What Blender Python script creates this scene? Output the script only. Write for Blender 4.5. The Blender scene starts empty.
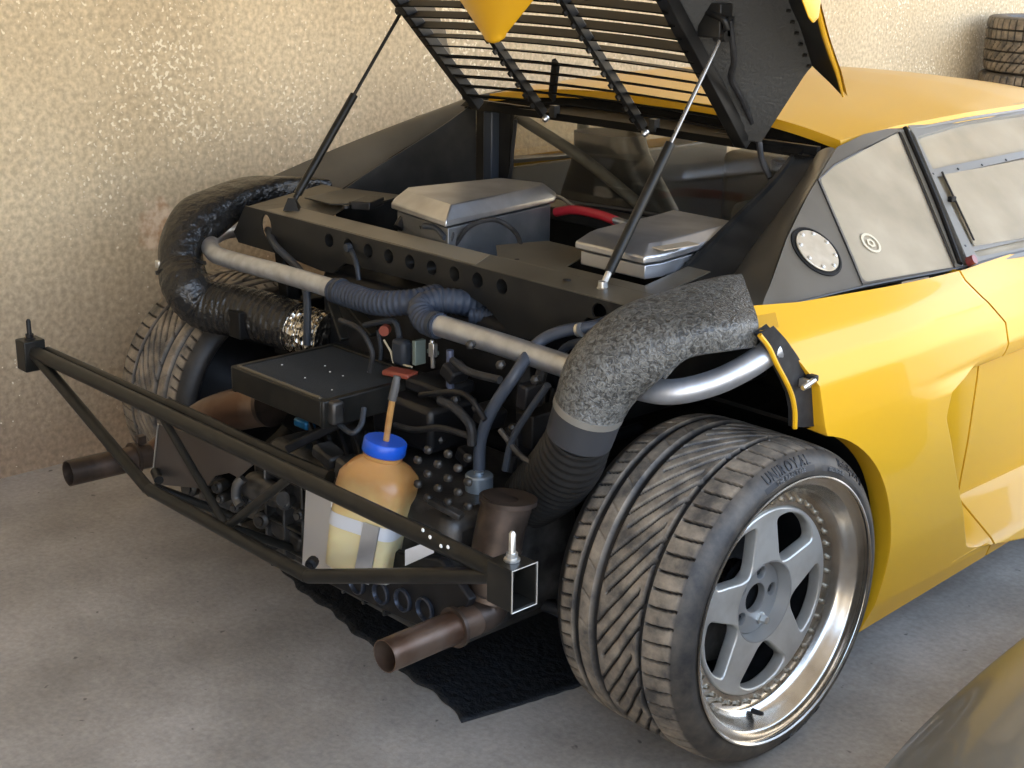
import bpy, bmesh, math, random
import numpy as np
from mathutils import Vector, Matrix
random.seed(7); rng = np.random.default_rng(7)
C = bpy.context.scene.collection
SC = bpy.context.scene
PI = math.pi
# ------------------------------------------------------------------ camera
CAM = (2.458, -2.112, 1.565); YAW, PITCH, ROLL, FPX = 2.385299, -0.306061, 0.01391, 1445.11
def cam_axes():
    f = Vector((math.cos(PITCH)*math.cos(YAW), math.cos(PITCH)*math.sin(YAW), math.sin(PITCH)))
    r = f.cross(Vector((0, 0, 1))).normalized(); u = r.cross(f)
    c, s = math.cos(ROLL), math.sin(ROLL)
    return c*r+s*u, -s*r+c*u, f
CR, CU, CF = cam_axes()
cd = bpy.data.cameras.new('camera'); cd.lens = FPX/1024*36; cd.sensor_width = 36; cd.clip_end = 200
co = bpy.data.objects.new('camera', cd); C.objects.link(co)
co.matrix_world = Matrix((( CR.x, CU.x, -CF.x, CAM[0]), (CR.y, CU.y, -CF.y, CAM[1]), (CR.z, CU.z, -CF.z, CAM[2]), (0, 0, 0, 1)))
SC.camera = co
# ------------------------------------------------------------------ world, light, exposure
W = bpy.data.worlds.new('world'); SC.world = W; W.use_nodes = True
wn = W.node_tree.nodes; wl = W.node_tree.links
bg = wn['Background']
tc = wn.new('ShaderNodeTexCoord'); sp = wn.new('ShaderNodeSeparateXYZ'); cr = wn.new('ShaderNodeValToRGB')
wl.new(tc.outputs['Generated'], sp.inputs[0]); wl.new(sp.outputs['Z'], cr.inputs[0]); wl.new(cr.outputs[0], bg.inputs[0])
e = cr.color_ramp.elements; e[0].position = 0.0; e[0].color = (1.0, .84, .60, 1); e[1].position = .35; e[1].color = (.52, .70, 1.0, 1)
m_ = cr.color_ramp.elements.new(.05); m_.color = (1.0, .93, .80, 1)
bg.inputs[1].default_value = 2.3
sd = bpy.data.lights.new('sun', 'SUN'); sd.energy = 4; sd.angle = math.radians(3); sd.color = (1.0, .87, .68)
so = bpy.data.objects.new('sun', sd); C.objects.link(so)
so.rotation_euler = Vector((-.30, .12, -.94)).to_track_quat('-Z', 'Y').to_euler()
SC.view_settings.view_transform = 'Standard'; SC.view_settings.look = 'None'; SC.view_settings.gamma = 1
SC.view_settings.exposure = 1.3
# ------------------------------------------------------------------ helpers
def P(px, py, x=None, y=None, z=None):
    """world point seen at a photo position, on the plane x=, y= or z= where the thing stands"""
    d = CF + CR*((px-512)/FPX) - CU*((py-384)/FPX)
    k, v = (0, x) if x is not None else (1, y) if y is not None else (2, z)
    return Vector(CAM) + d*((v-CAM[k])/d[k])
def PN(px, py, p0, n):
    d = CF + CR*((px-512)/FPX) - CU*((py-384)/FPX); n = Vector(n)
    return Vector(CAM) + d*((Vector(p0)-Vector(CAM)).dot(n)/d.dot(n))
def nodes(name):
    m = bpy.data.materials.new(name); m.use_nodes = True
    return m, m.node_tree.nodes, m.node_tree.links, m.node_tree.nodes['Principled BSDF']
def mat(name, col, rough=.5, metal=0, coat=0, noise=None, bump=None, spec=.5, rnoise=0, trans=0, ior=1.45, alpha=1, coatr=.05):
    """noise=(scale, colour2, contrast low, high); bump=(scale, strength, distance)"""
    m, n, l, b = nodes(name)
    b.inputs['Base Color'].default_value = (*col, 1); b.inputs['Roughness'].default_value = rough
    b.inputs['Metallic'].default_value = metal; b.inputs['Coat Weight'].default_value = coat; b.inputs['Coat Roughness'].default_value = coatr
    b.inputs['Specular IOR Level'].default_value = spec; b.inputs['Transmission Weight'].default_value = trans
    b.inputs['IOR'].default_value = ior; b.inputs['Alpha'].default_value = alpha
    t = n.new('ShaderNodeTexCoord')
    if noise:
        x = n.new('ShaderNodeTexNoise'); x.inputs['Scale'].default_value = noise[0]; x.inputs['Detail'].default_value = 6
        l.new(t.outputs['Object'], x.inputs['Vector'])
        r = n.new('ShaderNodeValToRGB'); r.color_ramp.elements[0].position = noise[2]; r.color_ramp.elements[1].position = noise[3]
        r.color_ramp.elements[0].color = (*col, 1); r.color_ramp.elements[1].color = (*noise[1], 1)
        l.new(x.outputs[0], r.inputs[0]); l.new(r.outputs[0], b.inputs['Base Color'])
        if rnoise:
            mr = n.new('ShaderNodeMapRange'); mr.inputs['To Min'].default_value = max(0, rough-rnoise); mr.inputs['To Max'].default_value = rough+rnoise
            l.new(x.outputs[0], mr.inputs[0]); l.new(mr.outputs[0], b.inputs['Roughness'])
    if bump:
        x = n.new('ShaderNodeTexNoise'); x.inputs['Scale'].default_value = bump[0]; x.inputs['Detail'].default_value = 4
        l.new(t.outputs['Object'], x.inputs['Vector'])
        q = n.new('ShaderNodeBump'); q.inputs['Strength'].default_value = bump[1]; q.inputs['Distance'].default_value = bump[2]
        l.new(x.outputs[0], q.inputs['Height']); l.new(q.outputs[0], b.inputs['Normal'])
    return m
def finish(name, me, m, parent=None, angle=35, bevel=0, loc=None):
    me.polygons.foreach_set('use_smooth', [True]*len(me.polygons))
    me.set_sharp_from_angle(angle=math.radians(angle)); me.update()
    if m: me.materials.append(m)
    o = bpy.data.objects.new(name, me); C.objects.link(o)
    if parent: o.parent = parent
    if loc is not None: o.location = loc
    if bevel:
        b = o.modifiers.new('bevel', 'BEVEL'); b.width = bevel; b.segments = 2; b.limit_method = 'ANGLE'; b.angle_limit = math.radians(40)
        me.polygons.foreach_set('use_smooth', [True]*len(me.polygons))
    return o
def spline(pts, n=8):
    pts = [Vector(p) for p in pts]
    if len(pts) < 3 or n < 2: return pts
    out = []
    q = [2*pts[0]-pts[1]] + pts + [2*pts[-1]-pts[-2]]
    for i in range(1, len(q)-2):
        for k in range(n):
            t = k/n; a, b, c, d = q[i-1], q[i], q[i+1], q[i+2]
            out.append(.5*((2*b)+(c-a)*t+(2*a-5*b+4*c-d)*t*t+(3*b-a-3*c+d)*t*t*t))
    out.append(pts[-1]); return out
def frame(d):
    d = Vector(d).normalized(); a = Vector((0, 0, 1)) if abs(d.z) < .9 else Vector((1, 0, 0))
    u = d.cross(a).normalized(); return u, d.cross(u).normalized(), d
class MB:
    def __init__(s): s.v = []; s.f = []
    def add(s, v, f):
        k = len(s.v); s.v += [tuple(p) for p in v]; s.f += [tuple(i+k for i in q) for q in f]; return s
    def rings(s, rs, closed=True, cap=(True, True)):
        n = len(rs[0]); k = len(s.v)
        for r in rs: s.v += [tuple(p) for p in r]
        for i in range(len(rs)-1):
            for j in range(n if closed else n-1):
                a = k+i*n+j; b = k+i*n+(j+1) % n; s.f.append((a, b, b+n, a+n))
        if cap[0]: s.f.append(tuple(k+j for j in range(n))[::-1])
        if cap[1]: s.f.append(tuple(k+(len(rs)-1)*n+j for j in range(n)))
        return s
    def tube(s, pts, r, seg=14, n=8, cap=True, rib=None, square=False):
        """r: number or one radius per control point; rib=(pitch, depth)"""
        P0 = spline(pts, n); m = len(P0)
        if isinstance(r, (int, float)): R = [r]*m
        else: R = list(np.interp(np.linspace(0, len(pts)-1, m), range(len(pts)), r))
        if rib:   # resample finely
            L = np.concatenate([[0], np.cumsum([(P0[i+1]-P0[i]).length for i in range(m-1)])])
            N = int(L[-1]/rib[0]*6)+2; s_ = np.linspace(0, L[-1], N); A = np.array([list(p) for p in P0])
            P0 = [Vector([np.interp(t, L, A[:, k]) for k in range(3)]) for t in s_]
            R = [np.interp(t, L, R) + rib[1]*max(-.6, math.sin(2*PI*t/rib[0])) for t in s_]; m = N
        u, w, d = frame(P0[1]-P0[0]); rs = []
        for i in range(m):
            t = (P0[min(i+1, m-1)]-P0[max(i-1, 0)]).normalized()
            u = (u-t*u.dot(t)).normalized(); w = t.cross(u)
            if square:
                q = R[i]; rs.append([P0[i]+u*a*q+w*b*q for a, b in ((-1, -1), (1, -1), (1, 1), (-1, 1))])
            else: rs.append([P0[i]+(u*math.cos(2*PI*j/seg)+w*math.sin(2*PI*j/seg))*R[i] for j in range(seg)])
        return s.rings(rs, cap=(cap, cap))
    def pipe(s, pts, r, wall=.002, seg=20, n=8):      # open-ended at the start, bore visible
        P0 = spline(pts, n); u, w, d = frame(P0[1]-P0[0]); rs = []
        def ring(p, q, u, w): return [p+(u*math.cos(2*PI*j/seg)+w*math.sin(2*PI*j/seg))*q for j in range(seg)]
        inner = [ring(P0[0]+d*.25, r-wall, u, w), ring(P0[0], r-wall, u, w)]
        for i in range(len(P0)):
            t = (P0[min(i+1, len(P0)-1)]-P0[max(i-1, 0)]).normalized(); u = (u-t*u.dot(t)).normalized(); w = t.cross(u)
            rs.append(ring(P0[i], r, u, w))
        return s.rings(inner+rs, cap=(True, True))
    def box(s, c, size, rot=None):
        hx, hy, hz = [q/2 for q in size]; rot = rot or Matrix.Identity(3); c = Vector(c)
        v = [c+rot@Vector((a*hx, b*hy, d*hz)) for a in (-1, 1) for b in (-1, 1) for d in (-1, 1)]
        return s.add(v, [(0, 1, 3, 2), (4, 6, 7, 5), (0, 4, 5, 1), (2, 3, 7, 6), (0, 2, 6, 4), (1, 5, 7, 3)])
    def bar(s, a, b, w, h=None, up=(0, 0, 1)):      # rectangular bar from a to b
        a, b = Vector(a), Vector(b); d = (b-a).normalized(); up = Vector(up); x = d.cross(up).normalized(); z = x.cross(d); h = h or w
        return s.box((a+b)/2, (w, (b-a).length, h), Matrix((x, d, z)).transposed())
    def lathe(s, c, axis, prof, seg=32, cap=(False, False)):     # prof = [(along, radius)]
        u, w, d = frame(axis); c = Vector(c)
        return s.rings([[c+d*a+(u*math.cos(2*PI*j/seg)+w*math.sin(2*PI*j/seg))*r for j in range(seg)] for a, r in prof], cap=cap)
    def prism(s, poly, off):      # polygon of 3D points thickened by the vector off
        poly = [Vector(p) for p in poly]; off = Vector(off); n = len(poly)
        return s.add(poly+[p+off for p in poly], [tuple(range(n)), tuple(range(2*n-1, n-1, -1))]+[(i, i+n, (i+1) % n+n, (i+1) % n) for i in range(n)])
    def obj(s, name, m, parent=None, angle=35, bevel=0, fix=True):
        me = bpy.data.meshes.new(name); me.from_pydata(s.v, [], s.f)
        if fix:
            bm = bmesh.new(); bm.from_mesh(me); bmesh.ops.recalc_face_normals(bm, faces=bm.faces); bm.to_mesh(me); bm.free()
        return finish(name, me, m, parent, angle, bevel)
def curve_plate(name, outlines, thick, M, m, parent=None, bevel=.0008, angle=30):
    """flat plate with holes: outlines = list of closed 2D loops (outer first); M maps (u, v, w) to the world"""
    cu = bpy.data.curves.new(name, 'CURVE'); cu.dimensions = '2D'; cu.fill_mode = 'BOTH'; cu.extrude = thick/2; cu.bevel_depth = bevel; cu.bevel_resolution = 1; cu.offset = -bevel
    for ol in outlines:
        s = cu.splines.new('POLY'); s.points.add(len(ol)-1)
        for i, p in enumerate(ol): s.points[i].co = (p[0], p[1], 0, 1)
        s.use_cyclic_u = True
    o = bpy.data.objects.new(name, cu); C.objects.link(o)
    dg = bpy.context.evaluated_depsgraph_get(); me = bpy.data.meshes.new_from_object(o.evaluated_get(dg))
    bpy.data.objects.remove(o); me.transform(M); me.materials.clear()
    return finish(name, me, m, parent, angle)
def plane_map(p0, U, V):
    U = Vector(U).normalized(); V = Vector(V); V = (V-U*V.dot(U)).normalized(); Nn = U.cross(V)
    M = Matrix.Identity(4)
    for i in range(3): M[i][0], M[i][1], M[i][2], M[i][3] = U[i], V[i], Nn[i], p0[i]
    return M
def circle2(cx, cy, r, n=24): return [(cx+r*math.cos(2*PI*i/n), cy+r*math.sin(2*PI*i/n)) for i in range(n)]
def rounded(poly, r, k=5):
    out = []; n = len(poly)
    for i in range(n):
        a, b, c = Vector(poly[i-1]), Vector(poly[i]), Vector(poly[(i+1) % n]); r_ = min(r, (a-b).length*.45, (c-b).length*.45)
        p, q = b+(a-b).normalized()*r_, b+(c-b).normalized()*r_
        for j in range(k+1):
            t = j/k; out.append((p*(1-t)**2+b*2*t*(1-t)+q*t*t)[:])
    return out
def tag(o, label=None, cat=None, group=None, kind=None):
    for k, v in (('label', label), ('category', cat), ('group', group), ('kind', kind)):
        if v: o[k] = v
    return o
def empty(name, loc, label, cat, group=None):
    o = bpy.data.objects.new(name, None); C.objects.link(o); o.location = loc; return tag(o, label, cat, group)
def copy_obj(o, name=None, parent=None):
    c = o.copy(); C.objects.link(c)
    if parent: c.parent = parent
    return c
def smooth(a, b, x): t = min(1, max(0, (x-a)/(b-a))); return t*t*(3-2*t)
# ------------------------------------------------------------------ materials
M = {}
M['yellow'] = mat('yellow paint', (.60, .325, .012), .35, 0, .3, spec=.25, coatr=.03)
M['gloss_black'] = mat('satin black paint', (.008, .008, .008), .36, noise=(14, (.022, .021, .019), .35, .7))
M['panel'] = mat('dusty black bodywork', (.065, .06, .05), .34, noise=(6, (.11, .10, .082), .35, .75), rnoise=.1, coat=.3, coatr=.35)
M['deck'] = mat('black sheet metal', (.012, .012, .012), .34, noise=(9, (.024, .022, .018), .4, .75), rnoise=.08)
M['dusty'] = mat('brownish black deck', (.06, .05, .034), .45, noise=(7, (.115, .098, .068), .35, .7), rnoise=.08)  # deck top: browner and lighter than the beam's black, mottled
M['tan_edge'] = mat('tan deck edge', (.20, .17, .12), .5, noise=(5, (.12, .10, .07), .5, .8))  # strip along the deck edge, a paler tan than the deck
M['tube'] = mat('black frame tube', (.010, .010, .009), .36, noise=(25, (.02, .018, .015), .45, .75), rnoise=.1)
M['dark'] = mat('oily black metal', (.007, .007, .008), .45, noise=(22, (.022, .022, .024), .5, .8), rnoise=.15)
M['cast'] = mat('greasy cast aluminium', (.03, .029, .028), .42, .6, noise=(18, (.11, .105, .1), .4, .75), rnoise=.12, bump=(90, .3, .002))
M['alu'] = mat('brushed aluminium sheet', (.55, .56, .58), .38, .9, noise=(12, (.42, .42, .43), .35, .7), rnoise=.1)
M['alupipe'] = mat('dull aluminium pipe', (.52, .55, .6), .42, .85, noise=(30, (.36, .37, .4), .4, .8), rnoise=.12)
M['rubber'] = mat('black rubber', (.016, .016, .017), .5, noise=(40, (.03, .03, .031), .4, .7))
M['hose'] = mat('blue grey ribbed silicone hose', (.028, .036, .055), .5, noise=(30, (.045, .055, .075), .35, .7))
M['bluerubber'] = mat('grey rubber tube', (.028, .034, .044), .45)
M['wrap'] = mat('wrinkled black duct tape', (.011, .011, .011), .27, bump=(38, .9, .012), spec=.6)
M['rust'] = mat('heat browned steel', (.11, .062, .04), .42, .75, noise=(10, (.23, .17, .13), .4, .7), rnoise=.12, bump=(120, .15, .001))
M['steel'] = mat('dark steel pipe', (.06, .045, .036), .42, .7, noise=(16, (.13, .095, .075), .4, .7), rnoise=.1)
M['zinc'] = mat('zinc plated steel', (.62, .62, .6), .3, .9)
M['rim'] = mat('polished dirty rim', (.62, .60, .56), .2, .95, noise=(9, (.30, .25, .19), .42, .75), rnoise=.12)
M['spoke'] = mat('silver painted wheel centre', (.56, .54, .49), .33, .6, noise=(14, (.43, .40, .35), .4, .7), rnoise=.08)
M['cup'] = mat('grey recessed hub', (.34, .33, .31), .35, .6)
M['bolt'] = mat('dull rim bolt', (.30, .26, .2), .35, .85)
M['black'] = mat('flat black', (.005, .005, .005), .6, spec=.25)
M['slat'] = mat('matt black slat', (.003, .003, .003), .5, spec=.12)
M['blueplastic'] = mat('blue plastic cap', (.008, .075, .48), .35)
M['red'] = mat('red rubber hose', (.42, .02, .03), .4)
M['copper'] = mat('brownish red rubber', (.22, .05, .03), .5)
M['tanhose'] = mat('amber stained plastic tube', (.42, .22, .07), .35, noise=(30, (.55, .33, .12), .4, .7))
M['white'] = mat('white paint spot', (.75, .75, .72), .5)
M['beige'] = mat('pale engine part', (.5, .45, .32), .5)
M['mat'] = mat('black rubber floor mat', (.012, .014, .017), .55, bump=(55, .7, .01))
M['seat'] = mat('black leather seat', (.03, .028, .024), .5)
M['interior'] = mat('dark grey trim', (.10, .095, .08), .6)
M['bluelight'] = mat('blue anodised fitting', (.02, .16, .34), .3, .4)
M['trimline'] = mat('grey window moulding', (.20, .195, .18), .35, .2)
M['mould'] = mat('dark window moulding', (.02, .02, .022), .4)

def foil_mat():
    m, n, l, b = nodes('crinkled foil duct')
    b.inputs['Base Color'].default_value = (.55, .53, .48, 1); b.inputs['Metallic'].default_value = 1; b.inputs['Roughness'].default_value = .25
    t = n.new('ShaderNodeTexCoord'); x = n.new('ShaderNodeTexVoronoi'); x.inputs['Scale'].default_value = 60
    l.new(t.outputs['Object'], x.inputs['Vector']); q = n.new('ShaderNodeBump'); q.inputs['Strength'].default_value = 1; q.inputs['Distance'].default_value = .01
    l.new(x.outputs[0], q.inputs['Height']); l.new(q.outputs[0], b.inputs['Normal']); return m
M['foil'] = foil_mat()
def crust_mat():     # the right-hand duct: grainy grey-black glass fibre
    m, n, l, b = nodes('grainy glass fibre duct')
    t = n.new('ShaderNodeTexCoord'); x = n.new('ShaderNodeTexNoise'); x.inputs['Scale'].default_value = 120; x.inputs['Detail'].default_value = 5; x.inputs['Distortion'].default_value = 1.2
    l.new(t.outputs['Object'], x.inputs['Vector'])
    r = n.new('ShaderNodeValToRGB'); r.color_ramp.elements[0].position = .38; r.color_ramp.elements[1].position = .66
    r.color_ramp.elements[0].color = (.025, .025, .024, 1); r.color_ramp.elements[1].color = (.14, .14, .13, 1)
    l.new(x.outputs[0], r.inputs[0]); l.new(r.outputs[0], b.inputs['Base Color']); b.inputs['Roughness'].default_value = .30
    q = n.new('ShaderNodeBump'); q.inputs['Strength'].default_value = .9; q.inputs['Distance'].default_value = .004
    l.new(x.outputs[0], q.inputs['Height']); l.new(q.outputs[0], b.inputs['Normal']); return m
M['crust'] = crust_mat()
def tread_mat():
    m, n, l, b = nodes('dusty tyre rubber')
    a = n.new('ShaderNodeAttribute'); a.attribute_name = 'dirt'
    t = n.new('ShaderNodeTexCoord'); x = n.new('ShaderNodeTexNoise'); x.inputs['Scale'].default_value = 16; x.inputs['Detail'].default_value = 8; x.inputs['Roughness'].default_value = .65
    l.new(t.outputs['Object'], x.inputs['Vector'])
    r = n.new('ShaderNodeValToRGB'); r.color_ramp.elements[0].position = .36; r.color_ramp.elements[1].position = .70
    r.color_ramp.elements[0].color = (.06, .054, .048, 1); r.color_ramp.elements[1].color = (.33, .27, .20, 1)
    l.new(x.outputs[0], r.inputs[0])
    mx = n.new('ShaderNodeMix'); mx.data_type = 'RGBA'; mx.inputs['A'].default_value = (.005, .005, .006, 1)
    l.new(a.outputs['Fac'], mx.inputs['Factor']); l.new(r.outputs[0], mx.inputs['B']); l.new(mx.outputs['Result'], b.inputs['Base Color'])
    b.inputs['Roughness'].default_value = .55; return m
M['tread'] = tread_mat()
def wall_mat():
    m, n, l, b = nodes('old rough plaster wall')
    t = n.new('ShaderNodeTexCoord')
    def noise(s, d=6, dist=0):
        x = n.new('ShaderNodeTexNoise'); x.inputs['Scale'].default_value = s; x.inputs['Detail'].default_value = d; x.inputs['Distortion'].default_value = dist
        l.new(t.outputs['Object'], x.inputs['Vector']); return x
    def ramp(src, p0, p1, c0, c1):
        r = n.new('ShaderNodeValToRGB'); r.color_ramp.elements[0].position = p0; r.color_ramp.elements[1].position = p1
        r.color_ramp.elements[0].color = c0; r.color_ramp.elements[1].color = c1; l.new(src, r.inputs[0]); return r
    def mix(f, a, bcol, mode='MIX'):
        x = n.new('ShaderNodeMix'); x.data_type = 'RGBA'; x.blend_type = mode
        l.new(f, x.inputs['Factor'])
        (l.new(a, x.inputs['A']) if not isinstance(a, tuple) else setattr(x.inputs['A'], 'default_value', a))
        (l.new(bcol, x.inputs['B']) if not isinstance(bcol, tuple) else setattr(x.inputs['B'], 'default_value', bcol))
        return x.outputs['Result']
    base = ramp(noise(1.6).outputs[0], .3, .7, (.52, .42, .275, 1), (.64, .53, .36, 1)).outputs[0]
    # browner and darker towards the floor, edge broken by noise
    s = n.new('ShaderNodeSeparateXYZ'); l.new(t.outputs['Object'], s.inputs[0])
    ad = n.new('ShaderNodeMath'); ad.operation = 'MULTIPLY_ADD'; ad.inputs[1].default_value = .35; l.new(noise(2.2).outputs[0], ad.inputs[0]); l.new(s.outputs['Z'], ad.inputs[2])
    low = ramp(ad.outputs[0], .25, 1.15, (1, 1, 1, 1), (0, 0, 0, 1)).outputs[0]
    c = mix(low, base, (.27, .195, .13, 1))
    fine = ramp(noise(60, 6).outputs[0], .35, .7, (.75, .75, .75, 1), (1.15, 1.15, 1.15, 1)).outputs[0]
    o = n.new('ShaderNodeMix'); o.data_type = 'RGBA'; o.blend_type = 'MULTIPLY'; o.inputs['Factor'].default_value = 1; l.new(c, o.inputs['A']); l.new(fine, o.inputs['B']); c = o.outputs['Result']
    # pale chips, crowded where a broad noise allows
    v = n.new('ShaderNodeTexNoise'); v.inputs['Scale'].default_value = 75; v.inputs['Detail'].default_value = 3; l.new(t.outputs['Object'], v.inputs['Vector'])
    cl = noise(2.6, 3); sm = n.new('ShaderNodeMath'); sm.operation = 'MULTIPLY_ADD'; sm.inputs[1].default_value = .42; l.new(cl.outputs[0], sm.inputs[0]); l.new(v.outputs[0], sm.inputs[2])
    zz = n.new('ShaderNodeMath'); zz.operation = 'MULTIPLY_ADD'; zz.inputs[1].default_value = .085; l.new(s.outputs['Z'], zz.inputs[0]); l.new(sm.outputs[0], zz.inputs[2])
    chips = ramp(zz.outputs[0], .95, .99, (0, 0, 0, 1), (1, 1, 1, 1)).outputs[0]
    c = mix(chips, c, (.78, .70, .53, 1))
    # scraped patch of bare pale render
    d = n.new('ShaderNodeVectorMath'); d.operation = 'DISTANCE'; d.inputs[1].default_value = tuple(PATCH); l.new(t.outputs['Object'], d.inputs[0])
    dd = n.new('ShaderNodeMath'); dd.operation = 'MULTIPLY_ADD'; dd.inputs[1].default_value = .12; l.new(noise(25).outputs[0], dd.inputs[0]); l.new(d.outputs['Value'], dd.inputs[2])
    pt = ramp(dd.outputs[0], .115, .15, (1, 1, 1, 1), (0, 0, 0, 1)).outputs[0]
    pc = ramp(noise(30).outputs[0], .4, .62, (.45, .28, .16, 1), (.72, .58, .42, 1)).outputs[0]
    c = mix(pt, c, pc)
    l.new(c, b.inputs['Base Color']); b.inputs['Roughness'].default_value = .8; b.inputs['Specular IOR Level'].default_value = .25
    q = n.new('ShaderNodeBump'); q.inputs['Strength'].default_value = .25; q.inputs['Distance'].default_value = .01
    l.new(noise(75, 5).outputs[0], q.inputs['Height']); l.new(q.outputs[0], b.inputs['Normal']); return m
PATCH = P(160, 226, x=-1.45)
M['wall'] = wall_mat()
def floor_mat():
    m, n, l, b = nodes('worn concrete floor')
    t = n.new('ShaderNodeTexCoord')
    def noise(s, d=8):
        x = n.new('ShaderNodeTexNoise'); x.inputs['Scale'].default_value = s; x.inputs['Detail'].default_value = d; x.inputs['Roughness'].default_value = .6
        l.new(t.outputs['Object'], x.inputs['Vector']); return x.outputs[0]
    r = n.new('ShaderNodeValToRGB'); r.color_ramp.elements[0].position = .34; r.color_ramp.elements[1].position = .68
    r.color_ramp.elements[0].color = (.27, .243, .21, 1); r.color_ramp.elements[1].color = (.47, .43, .38, 1); l.new(noise(2.4), r.inputs[0])
    r2 = n.new('ShaderNodeValToRGB'); r2.color_ramp.elements[0].position = .3; r2.color_ramp.elements[1].position = .72
    r2.color_ramp.elements[0].color = (.8, .8, .8, 1); r2.color_ramp.elements[1].color = (1.12, 1.12, 1.12, 1); l.new(noise(70, 5), r2.inputs[0])
    x = n.new('ShaderNodeMix'); x.data_type = 'RGBA'; x.blend_type = 'MULTIPLY'; x.inputs['Factor'].default_value = 1; l.new(r.outputs[0], x.inputs['A']); l.new(r2.outputs[0], x.inputs['B'])
    r3 = n.new('ShaderNodeValToRGB'); r3.color_ramp.elements[0].position = .70; r3.color_ramp.elements[1].position = .75
    r3.color_ramp.elements[0].color = (0, 0, 0, 1); r3.color_ramp.elements[1].color = (1, 1, 1, 1); l.new(noise(28, 2), r3.inputs[0])
    y = n.new('ShaderNodeMix'); y.data_type = 'RGBA'; y.inputs['B'].default_value = (.13, .115, .10, 1); l.new(r3.outputs[0], y.inputs['Factor']); l.new(x.outputs['Result'], y.inputs['A'])
    l.new(y.outputs['Result'], b.inputs['Base Color']); b.inputs['Roughness'].default_value = .55
    q = n.new('ShaderNodeBump'); q.inputs['Strength'].default_value = .25; q.inputs['Distance'].default_value = .004; l.new(noise(60, 5), q.inputs['Height']); l.new(q.outputs[0], b.inputs['Normal']); return m
M['floor'] = floor_mat()
def glass_mat(name, haze, hcol, rough=.08, tint=(.75, .75, .7), scale=5, lo=.3, hi=.75):
    """scratched see-through plastic: glossy + clear, with a milky film that varies"""
    m = bpy.data.materials.new(name); m.use_nodes = True; n = m.node_tree.nodes; l = m.node_tree.links; n.clear()
    out = n.new('ShaderNodeOutputMaterial'); tr = n.new('ShaderNodeBsdfTransparent'); tr.inputs[0].default_value = (*tint, 1)
    gl = n.new('ShaderNodeBsdfGlossy'); gl.inputs['Roughness'].default_value = rough; gl.inputs[0].default_value = (.95, .95, .95, 1)
    df = n.new('ShaderNodeBsdfDiffuse'); df.inputs[0].default_value = (*hcol, 1)
    fr = n.new('ShaderNodeFresnel'); ge = n.new('ShaderNodeNewGeometry'); io = n.new('ShaderNodeMapRange'); io.inputs['To Min'].default_value = 1.5; io.inputs['To Max'].default_value = 1/1.5; l.new(ge.outputs['Backfacing'], io.inputs[0]); l.new(io.outputs[0], fr.inputs[0])
    t = n.new('ShaderNodeTexCoord'); x = n.new('ShaderNodeTexNoise'); x.inputs['Scale'].default_value = scale; x.inputs['Detail'].default_value = 7; l.new(t.outputs['Object'], x.inputs['Vector'])
    mr = n.new('ShaderNodeMapRange'); mr.inputs['From Min'].default_value = lo; mr.inputs['From Max'].default_value = hi; mr.inputs['To Min'].default_value = haze[0]; mr.inputs['To Max'].default_value = haze[1]
    l.new(x.outputs[0], mr.inputs[0])
    m1 = n.new('ShaderNodeMixShader'); l.new(mr.outputs[0], m1.inputs[0]); l.new(tr.outputs[0], m1.inputs[1]); l.new(df.outputs[0], m1.inputs[2])
    m2 = n.new('ShaderNodeMixShader'); l.new(fr.outputs[0], m2.inputs[0]); l.new(m1.outputs[0], m2.inputs[1]); l.new(gl.outputs[0], m2.inputs[2]); l.new(m2.outputs[0], out.inputs[0])
    return m
M['glass_side'] = glass_mat('hazy side window plastic', (.45, .8), (.50, .44, .34), .12)
M['glass_rear'] = glass_mat('rear window glass', (.01, .03), (.3, .28, .24), .03, (.95, .93, .88))
def bottle_mat():
    m, n, l, b = nodes('stained translucent bottle')
    t = n.new('ShaderNodeTexCoord'); s = n.new('ShaderNodeSeparateXYZ'); l.new(t.outputs['Object'], s.inputs[0])
    x = n.new('ShaderNodeTexNoise'); x.inputs['Scale'].default_value = 14; x.inputs['Detail'].default_value = 6; l.new(t.outputs['Object'], x.inputs['Vector'])
    a = n.new('ShaderNodeMath'); a.operation = 'MULTIPLY_ADD'; a.inputs[1].default_value = .12; l.new(x.outputs[0], a.inputs[0]); l.new(s.outputs['Z'], a.inputs[2])
    r = n.new('ShaderNodeValToRGB'); r.color_ramp.elements[0].position = .13; r.color_ramp.elements[0].color = (.60, .52, .30, 1); r.color_ramp.elements[1].position = .30; r.color_ramp.elements[1].color = (.45, .24, .085, 1)
    e = r.color_ramp.elements.new(.20); e.color = (.50, .38, .17, 1); e = r.color_ramp.elements.new(.262); e.color = (.38, .19, .06, 1)
    l.new(a.outputs[0], r.inputs[0]); l.new(r.outputs[0], b.inputs['Base Color']); b.inputs['Roughness'].default_value = .3
    b.inputs['Subsurface Weight'].default_value = .25; b.inputs['Subsurface Radius'].default_value = (.03, .015, .006); return m
M['bottle'] = bottle_mat()
for k_, v_ in (('gloss_black', .3), ('deck', .28), ('tube', .3), ('dark', .3), ('rubber', .3), ('mat', .3), ('bluerubber', .35), ('hose', .35)): M[k_].node_tree.nodes['Principled BSDF'].inputs['Specular IOR Level'].default_value = v_
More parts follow.
